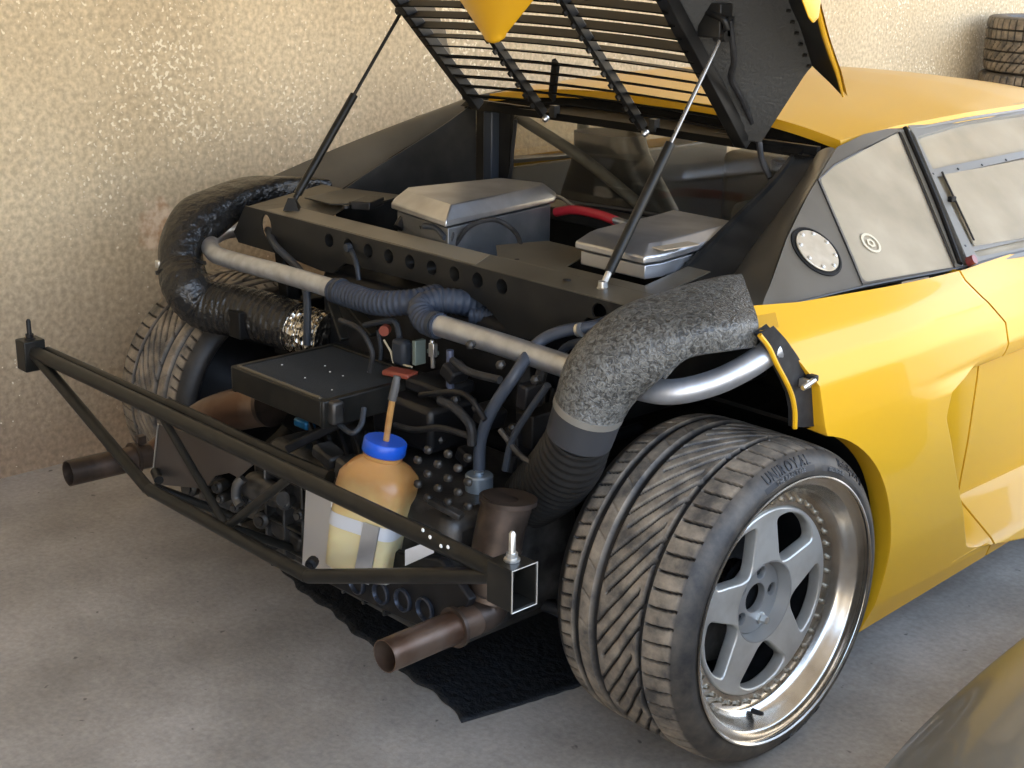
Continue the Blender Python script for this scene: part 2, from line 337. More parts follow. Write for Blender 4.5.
# ------------------------------------------------------------------ the setting
def struct(name, m, mb, bevel=0): o = mb.obj(name, m, None, bevel=bevel); o['kind'] = 'structure'; return o
struct('floor', M['floor'], MB().box((2.0, 2, -.1), (20, 18, .2)))
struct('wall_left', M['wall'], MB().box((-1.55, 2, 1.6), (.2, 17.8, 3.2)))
struct('unseen_back_wall', M['wall'], MB().box((1.0, -6.6, 1.6), (4.9, .2, 3.2)))  # unseen wall, put in to hold back light from behind
cm = mat('whitewashed ceiling', (.55, .5, .42), .9)
struct('ceiling', cm, MB().box((.8, -.4, 3.3), (4.9, 12.6, .2)))  # unseen; its edges are drawn in to let more sky light through
# ------------------------------------------------------------------ the car
car = empty('car', (0, 0, 0), 'yellow sports car with its rear bodywork off, engine cover raised and engine bay exposed', 'car')
def part(mb, name, m, label=None, parent=car, **k): o = mb.obj(name, m, parent, **k); return tag(o, label)
# ---- tyres
SIDE = [(.024, .256), (.010, .262), (.003, .270), (0, .280), (.0035, .290), (.009, .300), (.017, .308), (.026, .3145)]
def tyre_mesh(name, R=.3225, rb=.262, width=.298, NT=900, kind='rain'):
    half = width/2; tw = half-.014
    side = [(half-.022, rb-.004), (half-.006, rb+.006), (half-.001, rb+.02), (half, rb+.032), (half-.002, R-.024), (half-.008, R-.013)]
    if kind == 'rain': tw = half-.032; side = [(half-a, r) for a, r in SIDE]
    NC = 92 if kind == 'rain' else 60
    us = np.linspace(-1, 1, NC)
    X = us*tw; Rr = R - (.0045 if kind == 'rain' else .0075)*np.abs(us)**6 - .001*us**2
    xs = np.concatenate([[-a for a, _ in side], X, [a for a, _ in side[::-1]]]); rs = np.concatenate([[b for _, b in side], Rr, [b for _, b in side[::-1]]])
    n = len(xs); th = np.linspace(0, 2*PI, NT, endpoint=False)
    T, XX = np.meshgrid(th, xs, indexing='ij'); RR = np.tile(rs, (NT, 1)); S = T*R
    U = np.concatenate([[-1.2]*len(side), us, [1.2]*len(side)]); UU = np.tile(U, (NT, 1))
    circ = 2*PI*R
    def rep(pitch): return circ/round(circ/pitch)
    def groove(d, w): return np.clip((w-np.abs(d))/.0016+.5, 0, 1)      # d, w in metres
    def saw(v, pitch): return (np.mod(v, pitch)-pitch/2)
    on = (np.abs(UU) <= 1.01).astype(float); G = np.zeros_like(UU); x = UU*tw
    if kind == 'rain':
        for g, w in ((-.74, .0055), (-.42, .0065), (.45, .0062)): G = np.maximum(G, groove(x-g*tw, w))
        p = rep(.043); q_ = S+(x+.4*tw)*1.9-.016*((x+.4*tw)/.1)**2; par = np.mod(np.floor(q_/p), 3)
        mid = (UU > -.38) & (UU < .42)
        G = np.maximum(G, mid*groove(saw(q_, p)*.47, .0018+.0010*np.clip((UU+.4)/.8, 0, 1))*(((par == 0) & (UU < .30)) | ((par == 1) & (UU > -.26)) | (par == 2)))
        q = rep(.029)
        G = np.maximum(G, ((UU < -.84))*groove(saw(S+x*.35, q), .0024))
        q2 = rep(.034)
        G = np.maximum(G, (UU > .53)*(UU < 1.01)*groove(saw(S+((UU-.53)**2)*.03, q2), .0018+.0012*(UU-.5)))
        G = np.maximum(G, .35*((UU > -.68) & (UU < -.50))*groove(saw(S-x*.8, rep(.058)), .0012))
    else:
        for g in (-.66, -.25, .2, .62): G = np.maximum(G, groove(x-g*tw, .004))
        G = np.maximum(G, groove(saw(S+np.abs(x-.1*tw)*.9*(x < .2*tw), rep(.042)), .003))
    G *= on
    RR = RR-.0085*G
    if kind == 'rain': XX = np.where(XX < 0, XX*1.27, XX)
    V = np.stack([XX, RR*np.cos(T), RR*np.sin(T)], -1).reshape(-1, 3)
    i = np.arange(NT)[:, None]; j = np.arange(n-1)[None]; i2 = (i+1) % NT
    F = np.stack([i*n+j, i*n+j+1, i2*n+j+1, i2*n+j], -1).reshape(-1, 4)
    me = bpy.data.meshes.new(name); me.vertices.add(len(V)); me.vertices.foreach_set('co', V.ravel())
    me.loops.add(F.size); me.loops.foreach_set('vertex_index', F.ravel()); me.polygons.add(len(F)); me.polygons.foreach_set('loop_start', np.arange(len(F))*4)
    me.update(calc_edges=True)
    at = me.attributes.new('dirt', 'FLOAT', 'POINT')
    D = (1-G)*on + (1-on)*(np.where(XX > 0, .26, .08) if kind == 'rain' else .5); at.data.foreach_set('value', D.ravel().astype(np.float32))
    me.flip_normals(); me.polygons.foreach_set('use_smooth', [True]*len(F)); me.set_sharp_from_angle(angle=math.radians(50)); me.materials.append(M['tread'])
    return me
rain = tyre_mesh('tyre')
WX, WZ = .852, .3225      # tyre centre plane, hub height; the outer face is at x = 1.00
def wheel(side):
    w = bpy.data.objects.new('rear_wheel', None); C.objects.link(w); w.parent = car; w.location = (WX*side if side > 0 else -.876, 0, WZ)
    if side < 0: w.scale = (-1, 1, 1)
    return w
# built once at the right-hand side in wheel-local coordinates, local x = outwards
wr = wheel(1); wl_ = wheel(-1)
tag(wr, 'rear wheel with wide tyre and polished five-spoke rim'); tag(wl_, 'far rear wheel seen from its inner side')
def wpart(o, both=True):
    o.parent = wr
    if both: c = copy_obj(o, parent=wl_)
    return o
o = bpy.data.objects.new('tyre', rain); C.objects.link(o); wpart(o)
AX = (1, 0, 0)
lip = MB().lathe((0, 0, 0), AX, [(.150, .2655), (.1525, .268), (.1515, .271), (.145, .270), (.141, .262), (.139, .250), (.132, .246), (.122, .243), (.114, .238), (.106, .236), (.098, .230), (.093, .224), (.090, .2215), (.088, .1935), (.070, .192)], 96)
part(lip, 'rim_lip', M['rim'], parent=wr, angle=60)
barrel = MB().lathe((0, 0, 0), AX, [(.126, .262), (.06, .232), (-.08, .225), (-.12, .24), (-.140, .262), (-.149, .270), (-.151, .267), (-.140, .255), (-.118, .232), (-.07, .215), (.06, .215), (.069, .192)], 64)
wpart(barrel.obj('rim_barrel', M['dark'], angle=40))
# wheel centre: five windows
outl = [circle2(0, 0, .1925, 96)]
LH = -.045
for k in range(5):
    c0 = PI/2 + k*2*PI/5 + .06
    def pol(r, a): return (r*math.cos(c0+a), r*math.sin(c0+a))
    w = [pol(.096, math.radians(26)), pol(.172, math.radians(10)), pol(.182, math.radians(22)), pol(.185, math.radians(36)), pol(.182, math.radians(50)), pol(.172, math.radians(62)), pol(.096, math.radians(46)), pol(.086, math.radians(36))]
    outl.append(rounded(w, .014, 4)[::-1])
outl.append(circle2(0, 0, .082, 48)[::-1])
# local frame of the face: u = -y (to the right seen from outside is +y for x outward), v = z
Mf = plane_map((.078, 0, 0), (0, 1, 0), (0, 0, 1))
o = curve_plate('wheel_centre', outl, .022, Mf, M['spoke'], wr, bevel=.0035, angle=50); wpart(copy_obj(o), False) if False else None
# recessed hub cup with bore, lug holes
cup = MB().lathe((0, 0, 0), AX, [(.0925, .0845), (.0925, .082), (.074, .076), (.060, .072)], 48)
part(cup, 'hub_cup', M['cup'], parent=wr, angle=50)
hub = [circle2(0, 0, .073, 48), circle2(0, 0, .030, 32)[::-1]]
for k in range(5):
    if k == 3: continue
    a = math.radians(75+72*k); hub.append(circle2(.0525*math.cos(a), .0525*math.sin(a), .0135, 20)[::-1])
curve_plate('hub_face', hub, .014, plane_map((.060, 0, 0), (0, 1, 0), (0, 0, 1)), M['cup'], wr, bevel=.0015)
part(MB().lathe((.044, 0, 0), AX, [(-.01, .073), (0, .073), (0, .0)], 32, cap=(True, False)), 'hub_bore', M['black'], parent=wr)
a = math.radians(75+72*3)
part(MB().lathe((.066, .0525*math.cos(a), .0525*math.sin(a)), AX, [(0, .0125), (.008, .0125), (.010, .009), (.020, .008), (.021, 0)], 6), 'lug_nut', M['zinc'], parent=wr)
for k in range(5):
    if k == 3: continue
    a = math.radians(75+72*k)
    part(MB().lathe((.046, .0525*math.cos(a), .0525*math.sin(a)), AX, [(0, .010), (.014, .010), (.015, 0)], 6), 'wheel_bolt', M['dark'], parent=wr)
bolt = MB().lathe((0, 0, 0), AX, [(0, .0058), (.0035, .0058), (.0045, .0048), (.0085, .0044), (.009, 0)], 8).obj('rim_bolt', M['bolt'], wr)
bolt.location = (.0885, .2075, 0)
for k in range(1, 40):
    a = 2*PI*k/40; b = copy_obj(bolt); b.location = (.0885, .2075*math.cos(a), .2075*math.sin(a))
a = math.radians(-97)
part(MB().tube([(.10, .226*math.cos(a), .226*math.sin(a)), (.118, .224*math.cos(a), .224*math.sin(a)), (.125, .222*math.cos(a), .222*math.sin(a))], [.006, .005, .004], 10, 4), 'valve_stem', M['rubber'], parent=wr)
# brake behind the spokes
part(MB().lathe((0, 0, 0), AX, [(.0, .06), (.0, .155), (-.022, .155), (-.022, .06)], 64), 'brake_disc', M['cast'], parent=wr)
cal = MB()
for i in range(9):
    a = math.radians(120+i*8); b = math.radians(128+i*8)
    cal.prism([(-.05, q*math.cos(t), q*math.sin(t)) for q, t in ((.10, a), (.178, a), (.178, b), (.10, b))], (.085, 0, 0))
part(cal, 'brake_caliper', M['cast'], parent=wr)
# inner hub of the far wheel
c = MB().lathe((0, 0, 0), AX, [(-.10, .0), (-.10, .05), (-.05, .07), (.0, .15), (.02, .2), (.02, 0)], 32).obj('brake_drum', M['dark'], wl_)
# sidewall lettering, raised characters on the tyre's outer face
def side_x(r): return .149-float(np.interp(r, [b for a, b in SIDE], [a for a, b in SIDE]))+.0003
def arc_text(s, radius, size, mid_deg, m, name, spacing=1.0, x=0, bold=0):
    total = 0; chars = []
    for ch in s:
        if ch == ' ': chars.append((None, size*.35)); continue
        cu = bpy.data.curves.new(name, 'FONT'); cu.body = ch; cu.size = size; cu.extrude = .0013; cu.offset = bold; cu.resolution_u = 3
        t = bpy.data.objects.new(name, cu); C.objects.link(t); dg = bpy.context.evaluated_depsgraph_get(); me = bpy.data.meshes.new_from_object(t.evaluated_get(dg)); bpy.data.objects.remove(t)
        xs = [v.co.x for v in me.vertices]; wd = max(xs)-min(xs); me.transform(Matrix.Translation((-(max(xs)+min(xs))/2, 0, 0))); chars.append((me, wd+size*.13*spacing))
    tot = sum(c[1] for c in chars); ang = math.radians(mid_deg)+tot/2/radius; verts = []; faces = []
    for me, wd in chars:
        ang -= wd/2/radius
        if me:
            # seen from outside (+x): right is +y, up is +z
            rad = Vector((0, math.cos(ang), math.sin(ang))); tan = Vector((0, math.sin(ang), -math.cos(ang)))
            k = len(verts)
            for v in me.vertices: verts.append(tuple(Vector((x+.0010+side_x(radius+v.co.y), 0, 0))+rad*(radius+v.co.y)+tan*v.co.x+Vector((v.co.z, 0, 0))))
            for p in me.polygons: faces.append(tuple(i+k for i in p.vertices))
        ang -= wd/2/radius
    me = bpy.data.meshes.new(name); me.from_pydata(verts, [], faces)
    return finish(name, me, m, wr)
M['letter'] = mat('raised black lettering', (.012, .012, .014), .5); M['letter2'] = mat('scuffed sidewall marking', (.11, .11, .11), .6)
M['plaque'] = mat('polished sidewall band', (.035, .036, .038), .32)
arc_text('UNIROYAL', .2945, .0225, 95, M['letter'], 'sidewall_lettering', 1.35, bold=.0003)
arc_text('THE RAIN TYRE', .2838, .0105, 95, M['letter2'], 'sidewall_motto', 1.3, x=.0005)
arc_text('RainSport 5', .2945, .0205, 53, M['letter'], 'sidewall_lettering', .9)
arc_text('285/35 R 18', .2815, .0105, 65, M['letter2'], 'size_marking', 1.2, x=.0005)
arc_text('UNIROYAL', .2945, .0225, -74, M['letter'], 'sidewall_lettering', 1.35, bold=.0003)
arc_text('THE RAIN TYRE', .2838, .0105, -74, M['letter2'], 'sidewall_motto', 1.3, x=.0005)
def band(r0, r1, a0, a1, name, m):
    n = 24; rs = []
    for r in np.linspace(r0, r1, 4): rs.append([(side_x(r), r*math.cos(math.radians(a0+(a1-a0)*i/n)), r*math.sin(math.radians(a0+(a1-a0)*i/n))) for i in range(n+1)])
    b = MB().rings(rs, closed=False, cap=(False, False)); return b.obj(name, m, wr)
band(.2815, .2920, 80, 110, 'sidewall_band', M['letter']); band(.2815, .2920, -60, -88, 'sidewall_band', M['letter'])
band(.2795, .2905, 40, 75, 'sidewall_band', M['letter'])
# ---- body sides
def yL(z):
    if z < .662: return math.sqrt(max(0, .345**2-(z-.325)**2))
    return float(np.interp(z, [.662, .68, .763, .832, .87, .90], [.08, .072, .055, -.007, -.035, -.028]))
def belt(y): return float(np.interp(y, [-.1, .1, .7, 1.2, 2.2], [.915, .897, .872, .872, .868]))
def zbot(y): return float(np.interp(y, [.2, .93, 1.8], [.155, .20, .21]))
def yD(z): return float(np.interp(z, [.0, .25, .67, .70, .747, .82, .87], [.80, .80, .80, .803, .800, .715, .675]))
def yE(z): return float(np.interp(z, [.20, .235, .252, .454, .60, .655, .70], [.95, .74, .69, .585, .515, .53, .70]))     # trailing edge of the hip
def Xs(y, z):
    hip = float(np.interp(z, [.15, .22, .35, .55, .68, .76, .81, .85, .88, .92], [.965, .985, 1.0, 1.004, 1.0, .992, .977, .952, .918, .872]))
    door = float(np.interp(z, [.15, .205, .228, .24, .30, .312, .45, .60, .650, .668, .70, .75, .82, .872], [.985, 1.0, .995, .985, .905, .89, .90, .905, .905, .955, .962, .948, .92, .885]))
    up = smooth(.30, 1.0, y); st = smooth(yE(z)-.006, yE(z)+.012, y)
    k = smooth(.652, .69, z); w = up*k+st*(1-k)
    pocket = .045*smooth(yE(z), yE(z)+.02, y)*(1-smooth(yE(z)+.03, .795, y))*smooth(.25, .30, z)*(1-smooth(.63, .66, z))
    return hip*(1-w)+door*w-pocket
ZN = np.unique(np.concatenate([np.linspace(.16, .30, 26), np.linspace(.30, .63, 24), np.linspace(.63, .70, 22), np.linspace(.70, .895, 26)]))
def side_panel(y0, y1, side, name, m, parent, fine=True):
    rows = []
    for zn in (ZN if fine else ZN[::2]):
        a, b = y0(zn), y1(zn); e_ = yE(zn)
        if a < e_-.03 and e_+.03 < b: ys = np.concatenate([np.linspace(a, e_-.014, 46), np.linspace(e_-.010, e_+.020, 12), np.linspace(e_+.026, b, 12)])
        else: ys = np.linspace(a, b, 70)
        row = []
        for y in ys:
            z = zn
            if zn < .24: z = zbot(y)+(zn-.16)/.08*(.24-zbot(y))
            if zn > .80: z = .80+(zn-.80)/.095*(belt(y)-.80)
            row.append((side*Xs(y, z), y, z))
        p, q = row[0], row[-1]
        row = [(p[0]-side*.05, p[1]+.004, p[2]), (p[0]-side*.006, p[1]-.002, p[2])]+row+[(q[0]-side*.004, q[1]+.002, q[2]), (q[0]-side*.03, q[1]+.002, q[2])]
        rows.append(row)
    rows = [[(p[0]-side*.05, p[1], p[2]+.004) for p in rows[0]], [(p[0]-side*.006, p[1], p[2]-.002) for p in rows[0]]]+rows
    return MB().rings(rows, closed=False, cap=(False, False)).obj(name, m, parent, angle=50)
tag(side_panel(yL, lambda z: yD(z)-.004, 1, 'rear_wing', M['yellow'], car), None)
side_panel(lambda z: yD(z)+.004, lambda z: 2.05, 1, 'door', M['yellow'], car)
side_panel(lambda z: max(yL(z), .47), lambda z: yD(z)-.004, -1, 'rear_wing', M['yellow'], car, False)
side_panel(lambda z: yD(z)+.004, lambda z: 2.05, -1, 'door', M['yellow'], car, False)
# nose of the car: wings, bonnet and bumper as one tapering shell
rows = []
for i in range(25):
    y = 2.06+i*(1.35/24); s = i/24; w = 1.0*(1-.25*s**3); top = .87-.05*s-.33*s**3; row = []
    for j in range(33):
        a = PI*j/32; cx = math.cos(a); sx = math.sin(a); e = .45
        row.append((w*math.copysign(abs(cx)**e, cx), y, .18+(top-.18)*abs(sx)**.6))
    rows.append(row)
part(MB().rings(rows, closed=False, cap=(False, True)), 'front_body', M['yellow'])
fw = MB().lathe((.86, 2.5, .3), AX, [(-.11, .2), (-.11, .29), (-.09, .3), (.09, .3), (.11, .29), (.125, .2), (.09, .18), (.09, 0)], 40)
part(fw, 'front_wheel', M['rubber']); part(MB().lathe((-.86, 2.5, .3), (-1, 0, 0), [(-.11, .2), (-.11, .29), (-.09, .3), (.09, .3), (.11, .29), (.125, .2), (.09, .18), (.09, 0)], 40), 'front_wheel', M['rubber'])
# rebate with rubber strip at the cut edge of the wing, latch on it
def wingpt(px, py, xx=.985): return P(px, py, x=xx)
outer = [wingpt(779, 327), wingpt(791, 340), wingpt(803, 357), wingpt(813, 374), wingpt(819, 390), wingpt(821, 410), wingpt(820, 428)]
inner = [wingpt(762, 335, .97), wingpt(771, 347, .975), wingpt(779, 364, .98), wingpt(788, 381, .98), wingpt(794, 395, .98), wingpt(797, 411, .98), wingpt(797, 428, .98)]
strip = MB()
strip.rings([[p+Vector((-.012, 0, 0)) for p in outer], [p+Vector((-.006, -.002, 0)) for p in inner], [p+Vector((-.02, 0, 0)) for p in inner], [p+Vector((-.028, 0, 0)) for p in outer]], closed=False, cap=(False, False))
part(strip, 'rubber_strip', M['rubber'], 'black rubber strip along the cut wing edge')
lipm = MB(); lipm.tube([p+Vector((-.002, -.004, 0)) for p in inner], .0048, 8, 4); part(lipm, 'wing_lip', M['yellow'])
lipm = MB(); lipm.prism([P(779, 327, x=.955), P(760, 331, x=.955), P(757, 315, x=.90), P(775, 311, x=.90)], (-.006, 0, -.003)); part(lipm, 'wing_corner', M['yellow'])
lt = P(805, 383, x=.985)
part(MB().box(lt, (.02, .012, .016)).tube([lt+Vector((.008, -.018, -.004)), lt+Vector((.01, .014, .006))], .006, 8, 1), 'latch', M['zinc'], bevel=.001)
part(MB().box(lt+Vector((.004, .016, .008)), (.02, .014, .012)), 'latch_block', M['rubber'], bevel=.002)
# wheel housing
rs = []
for x in (.58, .965):
    rs.append([(x, .352*math.cos(t), .325+.352*math.sin(t)) for t in np.linspace(-.45, 1.40, 24)])
part(MB().rings(rs, closed=False, cap=(False, False)), 'wheel_housing', M['black'])
part(MB().rings([[(-p[0], p[1], p[2]) for p in r] for r in rs], closed=False, cap=(False, False)), 'wheel_housing', M['black'])
# ---- greenhouse
GP, GN = (.88, 0, .872), Vector((.25, 0, .28)).normalized()
def G(px, py, off=0.): p = PN(px, py, Vector(GP)+GN*off, GN); return p
def gplate(name, loops, thick, m, off=0., parent=car, mirror=False, bevel=.0003, rr=0):
    p0 = Vector(GP)+GN*off; U = Vector((0, 1, 0)); V = Vector((-.28, 0, .25)).normalized()
    L = []
    for q, lp in enumerate(loops):
        l2 = []
        for e in lp:
            w = e if isinstance(e, Vector) else PN(e[0], e[1], p0, GN)
            w = w-p0; l2.append((w.dot(U), w.dot(V)))
        if rr and len(l2) < 20: l2 = rounded(l2, rr if not isinstance(rr, (list, tuple)) else rr[q], 5)
        L.append(l2)
    Mx = plane_map(p0, U, V)
    if mirror: Mx = Matrix.Diagonal((-1, 1, 1, 1))@Mx
    return curve_plate(name, L, thick, Mx, m, parent, bevel)
QW = [(818, 180), (834, 165), (862, 150), (899, 132), (955, 268), (862, 284), (846, 245)]
left_edge = [(757, 313), (769, 285), (785, 240), (806, 197), (835, 149)]
belt_w = [Vector((.88, y, .872)) for y in (.70,)]
OUT = left_edge+[(862, 136), (905, 126), (908, 133), (962, 268), (955, 270), (862, 288)]
for mir in (False, True):
    gplate('quarter_panel', [OUT, QW], .012, M['panel'], -.006, mirror=mir, rr=(.004, .02))
    g = gplate('quarter_window', [QW], .004, M['glass_side'] if not mir else M['glass_rear'], -.004, mirror=mir, rr=.02)
    wframe = [G(*e, off=.001) for e in QW+[QW[0]]]
    if mir: wframe = [Vector((-p.x, p.y, p.z)) for p in wframe]
    part(MB().tube(wframe, .0022, 6, 1), 'window_seal', M['mould'])
ridge_out = [(.664, .155, .872), (.662, .205, .895), (.645, .276, .931), (.628, .368, .979), (.6, .487, 1.037), (.578, .585, 1.098)]
ridge_in = [(.590, .110, .885), (.587, .149, .907), (.582, .228, .945), (.573, .323, .987), (.561, .453, 1.045), (.545, .56, 1.104)]
def lerpline(pts, n): return spline(pts, n)
for sgn in (1, -1):
    F_ = lambda p: Vector((p[0]*sgn, p[1], p[2]))
    le = [G(*e) for e in left_edge]
    a = [F_(p) for p in spline([Vector(p) for p in ridge_out], 6)]; N_ = len(a)
    le_s = spline([le[0]+Vector((-.04, -.02, .0)), le[0]]+le[1:], 8); le_r = [F_(le_s[int(round(i*(len(le_s)-1)/(N_-1)))]) for i in range(N_)]
    rows = []
    for k in range(9):
        t = k/8; row = []
        for i in range(N_):
            p = a[i].lerp(le_r[i], t); bul = .008*math.sin(PI*t)**.8; row.append(p+Vector((sgn*.4, 0, .9))*bul)
        rows.append(row)
    part(MB().rings(rows, closed=False, cap=(False, False)), 'buttress', M['panel'], angle=60)
    b_ = [F_(p) for p in spline([Vector(p) for p in ridge_in], 6)]
    rows = [a, [p+Vector((0, 0, -.014)) for p in a], [p+Vector((0, 0, -.012)) for p in b_], b_, [p+Vector((-sgn*.008, 0, .002)) for p in b_], [Vector((p.x-sgn*.012, p.y, p.z-.02)) for p in b_], [Vector((p.x-sgn*.014, p.y, .62)) for p in b_]]
    part(MB().rings(rows, closed=False, cap=(False, False)), 'engine_bay_side', M['gloss_black'], angle=60)
# filler disc
fc = G(817, 251, .003); nn = GN
fm = Matrix((Vector((0, 1, 0)), Vector((-.28, 0, .25)).normalized(), nn)).transposed()
part(MB().lathe(fc-nn*.004, nn, [(0, .062), (.004, .062), (.0045, .058), (.003, .0575)], 48, cap=(True, True)), 'filler_recess', M['black'])
part(MB().lathe(fc, nn, [(0, .052), (.002, .052), (.003, .051), (.003, 0)], 48), 'filler_plate', mat('pale brushed plate', (.50, .45, .36), .4, .6, noise=(40, (.58, .53, .44), .4, .7)))
for k in range(8):
    a = 2*PI*k/8+.3; p = fc+fm@Vector((.044*math.cos(a), .044*math.sin(a), .003))
    part(MB().lathe(p, nn, [(0, .005), (.002, .0045), (.003, .002), (.003, 0)], 12), 'filler_screw', M['zinc'])
# door window: frame, fixed top pane, riveted strips, sliding pane
DW_out = [(905, 126), (960, 112), (1024, 104), (1120, 96), (1230, 250), (1120, 240), (1000, 262), (968, 268), (912, 136)]
DW_in = [(915, 139), (965, 124), (1026, 115), (1105, 110), (1190, 232), (1100, 238), (1024, 249), (975, 259)]
for mir in (False, True):
    gplate('door_window_frame', [DW_out, DW_in], .014, M['trimline'], -.004, mirror=mir, rr=(.004, .01))
    gplate('door_window', [DW_in], .003, M['glass_side'] if not mir else M['glass_rear'], -.010, mirror=mir, rr=.01)
gplate('window_strip', [[(930, 170), (1024, 151), (1150, 128), (1152, 134), (1024, 158), (933, 178)]], .003, M['trimline'], .0)
gplate('window_strip', [[(961, 247), (1024, 232), (1150, 212), (1152, 220), (1024, 240), (963, 254)]], .003, M['trimline'], .0)
gplate('sliding_window', [[(943, 175), (1024, 160), (1100, 150), (1120, 225), (1024, 238), (974, 246)]], .003, M['glass_side'], .003)
part(MB().tube([G(942, 172, .006), G(974, 240, .006)], .0025, 6, 1), 'window_runner', M['mould'])
part(MB().box(G(952, 199, .01), (.012, .02, .012)), 'window_latch', M['black'], bevel=.002)
part(MB().tube([G(905, 128, .002), G(934, 195, .002), G(960, 264, .002)], .0065, 8, 4), 'door_seal', M['black'])
for px, py in ((933, 167), (958, 162), (982, 158), (1006, 153), (965, 246), (988, 240), (1011, 236), (1020, 187), (1022, 191)):
    part(MB().lathe(G(px, py+7 if py < 170 else py, .002), nn, [(0, .0035), (.002, .003), (.0025, 0)], 8), 'rivet', M['mould'])
sticker = mat('faded crest print on glass', (.55, .50, .38), .5)
part(MB().lathe(G(871, 243, .001), nn, [(0, .026), (.0008, .026), (.0008, .020), (0, .020)], 24).lathe(G(871, 243, .001), nn, [(0, .012), (.0008, .012), (.0008, .006), (0, .006)], 6), 'faded_crest', sticker)
part(MB().tube([P(968, 262, x=.885), P(975, 259, x=.90)], .011, 10, 1), 'door_lock_knob', mat('dark red knob', (.16, .03, .03), .3), 'dark red knob')
# belt moulding
part(MB().tube([G(757, 313, .002), G(862, 287, .002), G(955, 269, .002), G(1024, 251, .002), G(1110, 238, .002)], .003, 6, 4), 'belt_moulding', M['mould'])
# ---- roof
def roof_pt(t, s):    # t: 0 rear .. 1 windscreen top ; s: -1..1 across
    y0 = .68-.022*abs(s)**3; y = y0+t*(1.9-y0)
    zc = float(np.interp(y, [.56, .66, .8, 1.0, 1.25, 1.5, 1.75, 1.9], [1.15, 1.160, 1.170, 1.181, 1.19, 1.187, 1.17, 1.152]))
    ze = float(np.interp(y, [.56, .62, .86, 1.18, 1.5, 1.9], [1.11, 1.115, 1.134, 1.145, 1.143, 1.11]))
    xe = float(np.interp(y, [.56, .65, 1.2, 1.9], [.565, .585, .600, .57]))
    return Vector((s*xe, y, ze+(zc-ze)*(1-abs(s)**2.6)))
rows = []
for i in range(41):
    row = [roof_pt(i/40, -1+2*j/40) for j in range(41)]
    row = [row[0]+Vector((-.006, 0, -.02))]+row+[row[-1]+Vector((.006, 0, -.02))]; rows.append(row)
rows = [[p+Vector((0, -.002, -.022)) for p in rows[0]]]+rows
part(MB().rings(rows, closed=False, cap=(False, False)), 'roof', M['yellow'], angle=60)
part(MB().tube([roof_pt(i/20, 1)+Vector((.006, 0, -.014)) for i in range(21)], .004, 6, 1), 'roof_moulding', M['trimline'])
part(MB().tube([roof_pt(i/20, -1)+Vector((-.006, 0, -.014)) for i in range(21)], .004, 6, 1), 'roof_moulding', M['trimline'])
# windscreen + cowl
part(MB().rings([[(-.57, 1.9, 1.11), (0, 1.9, 1.152), (.57, 1.9, 1.11)], [(-.78, 2.5, .85), (0, 2.6, .86), (.78, 2.5, .85)]], closed=False, cap=(False, False)), 'windscreen', M['glass_rear'])
# ---- rear window and its frame
YB = .60
hdr = MB()
hz = lambda s, y: 0
hd0 = [P(476, 106, y=.50), P(545, 113, y=.50), P(640, 123, y=.50), P(742, 137, y=.50)]
# header beam below the roof edge, black, curving into the buttress tops
rows = []
for j in range(25):
    s = -1+2*j/24; rp = roof_pt(0, s); 
    lowz = 1.100-.012*abs(s)**3; x = s*.565
    rows.append([rp+Vector((0, .004, -.02)), rp+Vector((0, -.004, -.045)), Vector((x, .53, 1.108-.012*abs(s)**2)), Vector((x, .50+.05*abs(s)**4, 1.118-.01*abs(s)**2)), Vector((x, .495+.05*abs(s)**4, lowz)), Vector((x, YB, lowz-.008)), Vector((x, YB+.03, lowz-.008))])
part(MB().rings(rows, closed=False, cap=(False, False)), 'rear_window_header', M['slat'], angle=50)
Mb = plane_map((0, YB, 0), (1, 0, 0), (0, 0, 1))
win = [(-.435, .875), (.50, .885), (.50, 1.085), (.46, 1.098), (-.43, 1.098)]
curve_plate('rear_bulkhead', [[(-.57, .3), (.57, .3), (.57, 1.108), (-.57, 1.108)], rounded(win, .03)], .012, Mb, M['gloss_black'], car)
curve_plate('rear_window', [rounded(win, .03)], .004, Mb, M['glass_rear'], car, bevel=.0005)
part(MB().tube([P(x, y, y=YB-.008) for x, y in [(516, 120), (512, 165), (520, 192), (640, 212), (700, 222)]], .005, 8, 4), 'window_gasket', M['mould'])
part(MB().box((-.492, YB-.02, .985), (.035, .03, .20)), 'bulkhead_post', mat('dark blue grey metal', (.03, .037, .05), .45), bevel=.004)
part(MB().box((0, YB-.06, .872), (1.1, .09, .012)).box((0, YB-.10, .862), (1.1, .012, .03)), 'bulkhead_shelf', M['gloss_black'], bevel=.002)
# interior: floor, seats, roll hoop
part(MB().box((0, 1.35, .35), (1.6, 1.5, .05)), 'cabin_floor', M['interior'])
def seat(x, yy):
    rows = []
    for k in range(13):
        t = k/12; z = .42+.60*t; w = .23*(1-.55*smooth(.55, 1, t)) ; y = yy-.14*t; d = .07
        rows.append([Vector((x+w*math.copysign(abs(math.cos(a))**.6, math.cos(a)), y+d*math.copysign(abs(math.sin(a))**.7, math.sin(a)), z)) for a in np.linspace(0, 2*PI, 20, endpoint=False)])
    part(MB().rings(rows), 'seat', M['seat'], angle=60)
seat(-.33, 1.02); seat(.36, 1.02)
part(MB().tube([P(520, 118, y=.66), P(585, 160, y=.72), P(640, 205, y=.78)], .016, 12, 4), 'roll_bar', M['interior'])
part(MB().tube([(-.48, .95, .5), (-.50, .95, 1.02), (-.42, .95, 1.08), (.42, .95, 1.08), (.50, .95, 1.02), (.48, .95, .5)], .018, 12, 6), 'roll_hoop', M['interior'])
part(MB().box((.45, .80, .86), (.34, .30, .16)), 'cabin_trim', M['interior'], bevel=.03)
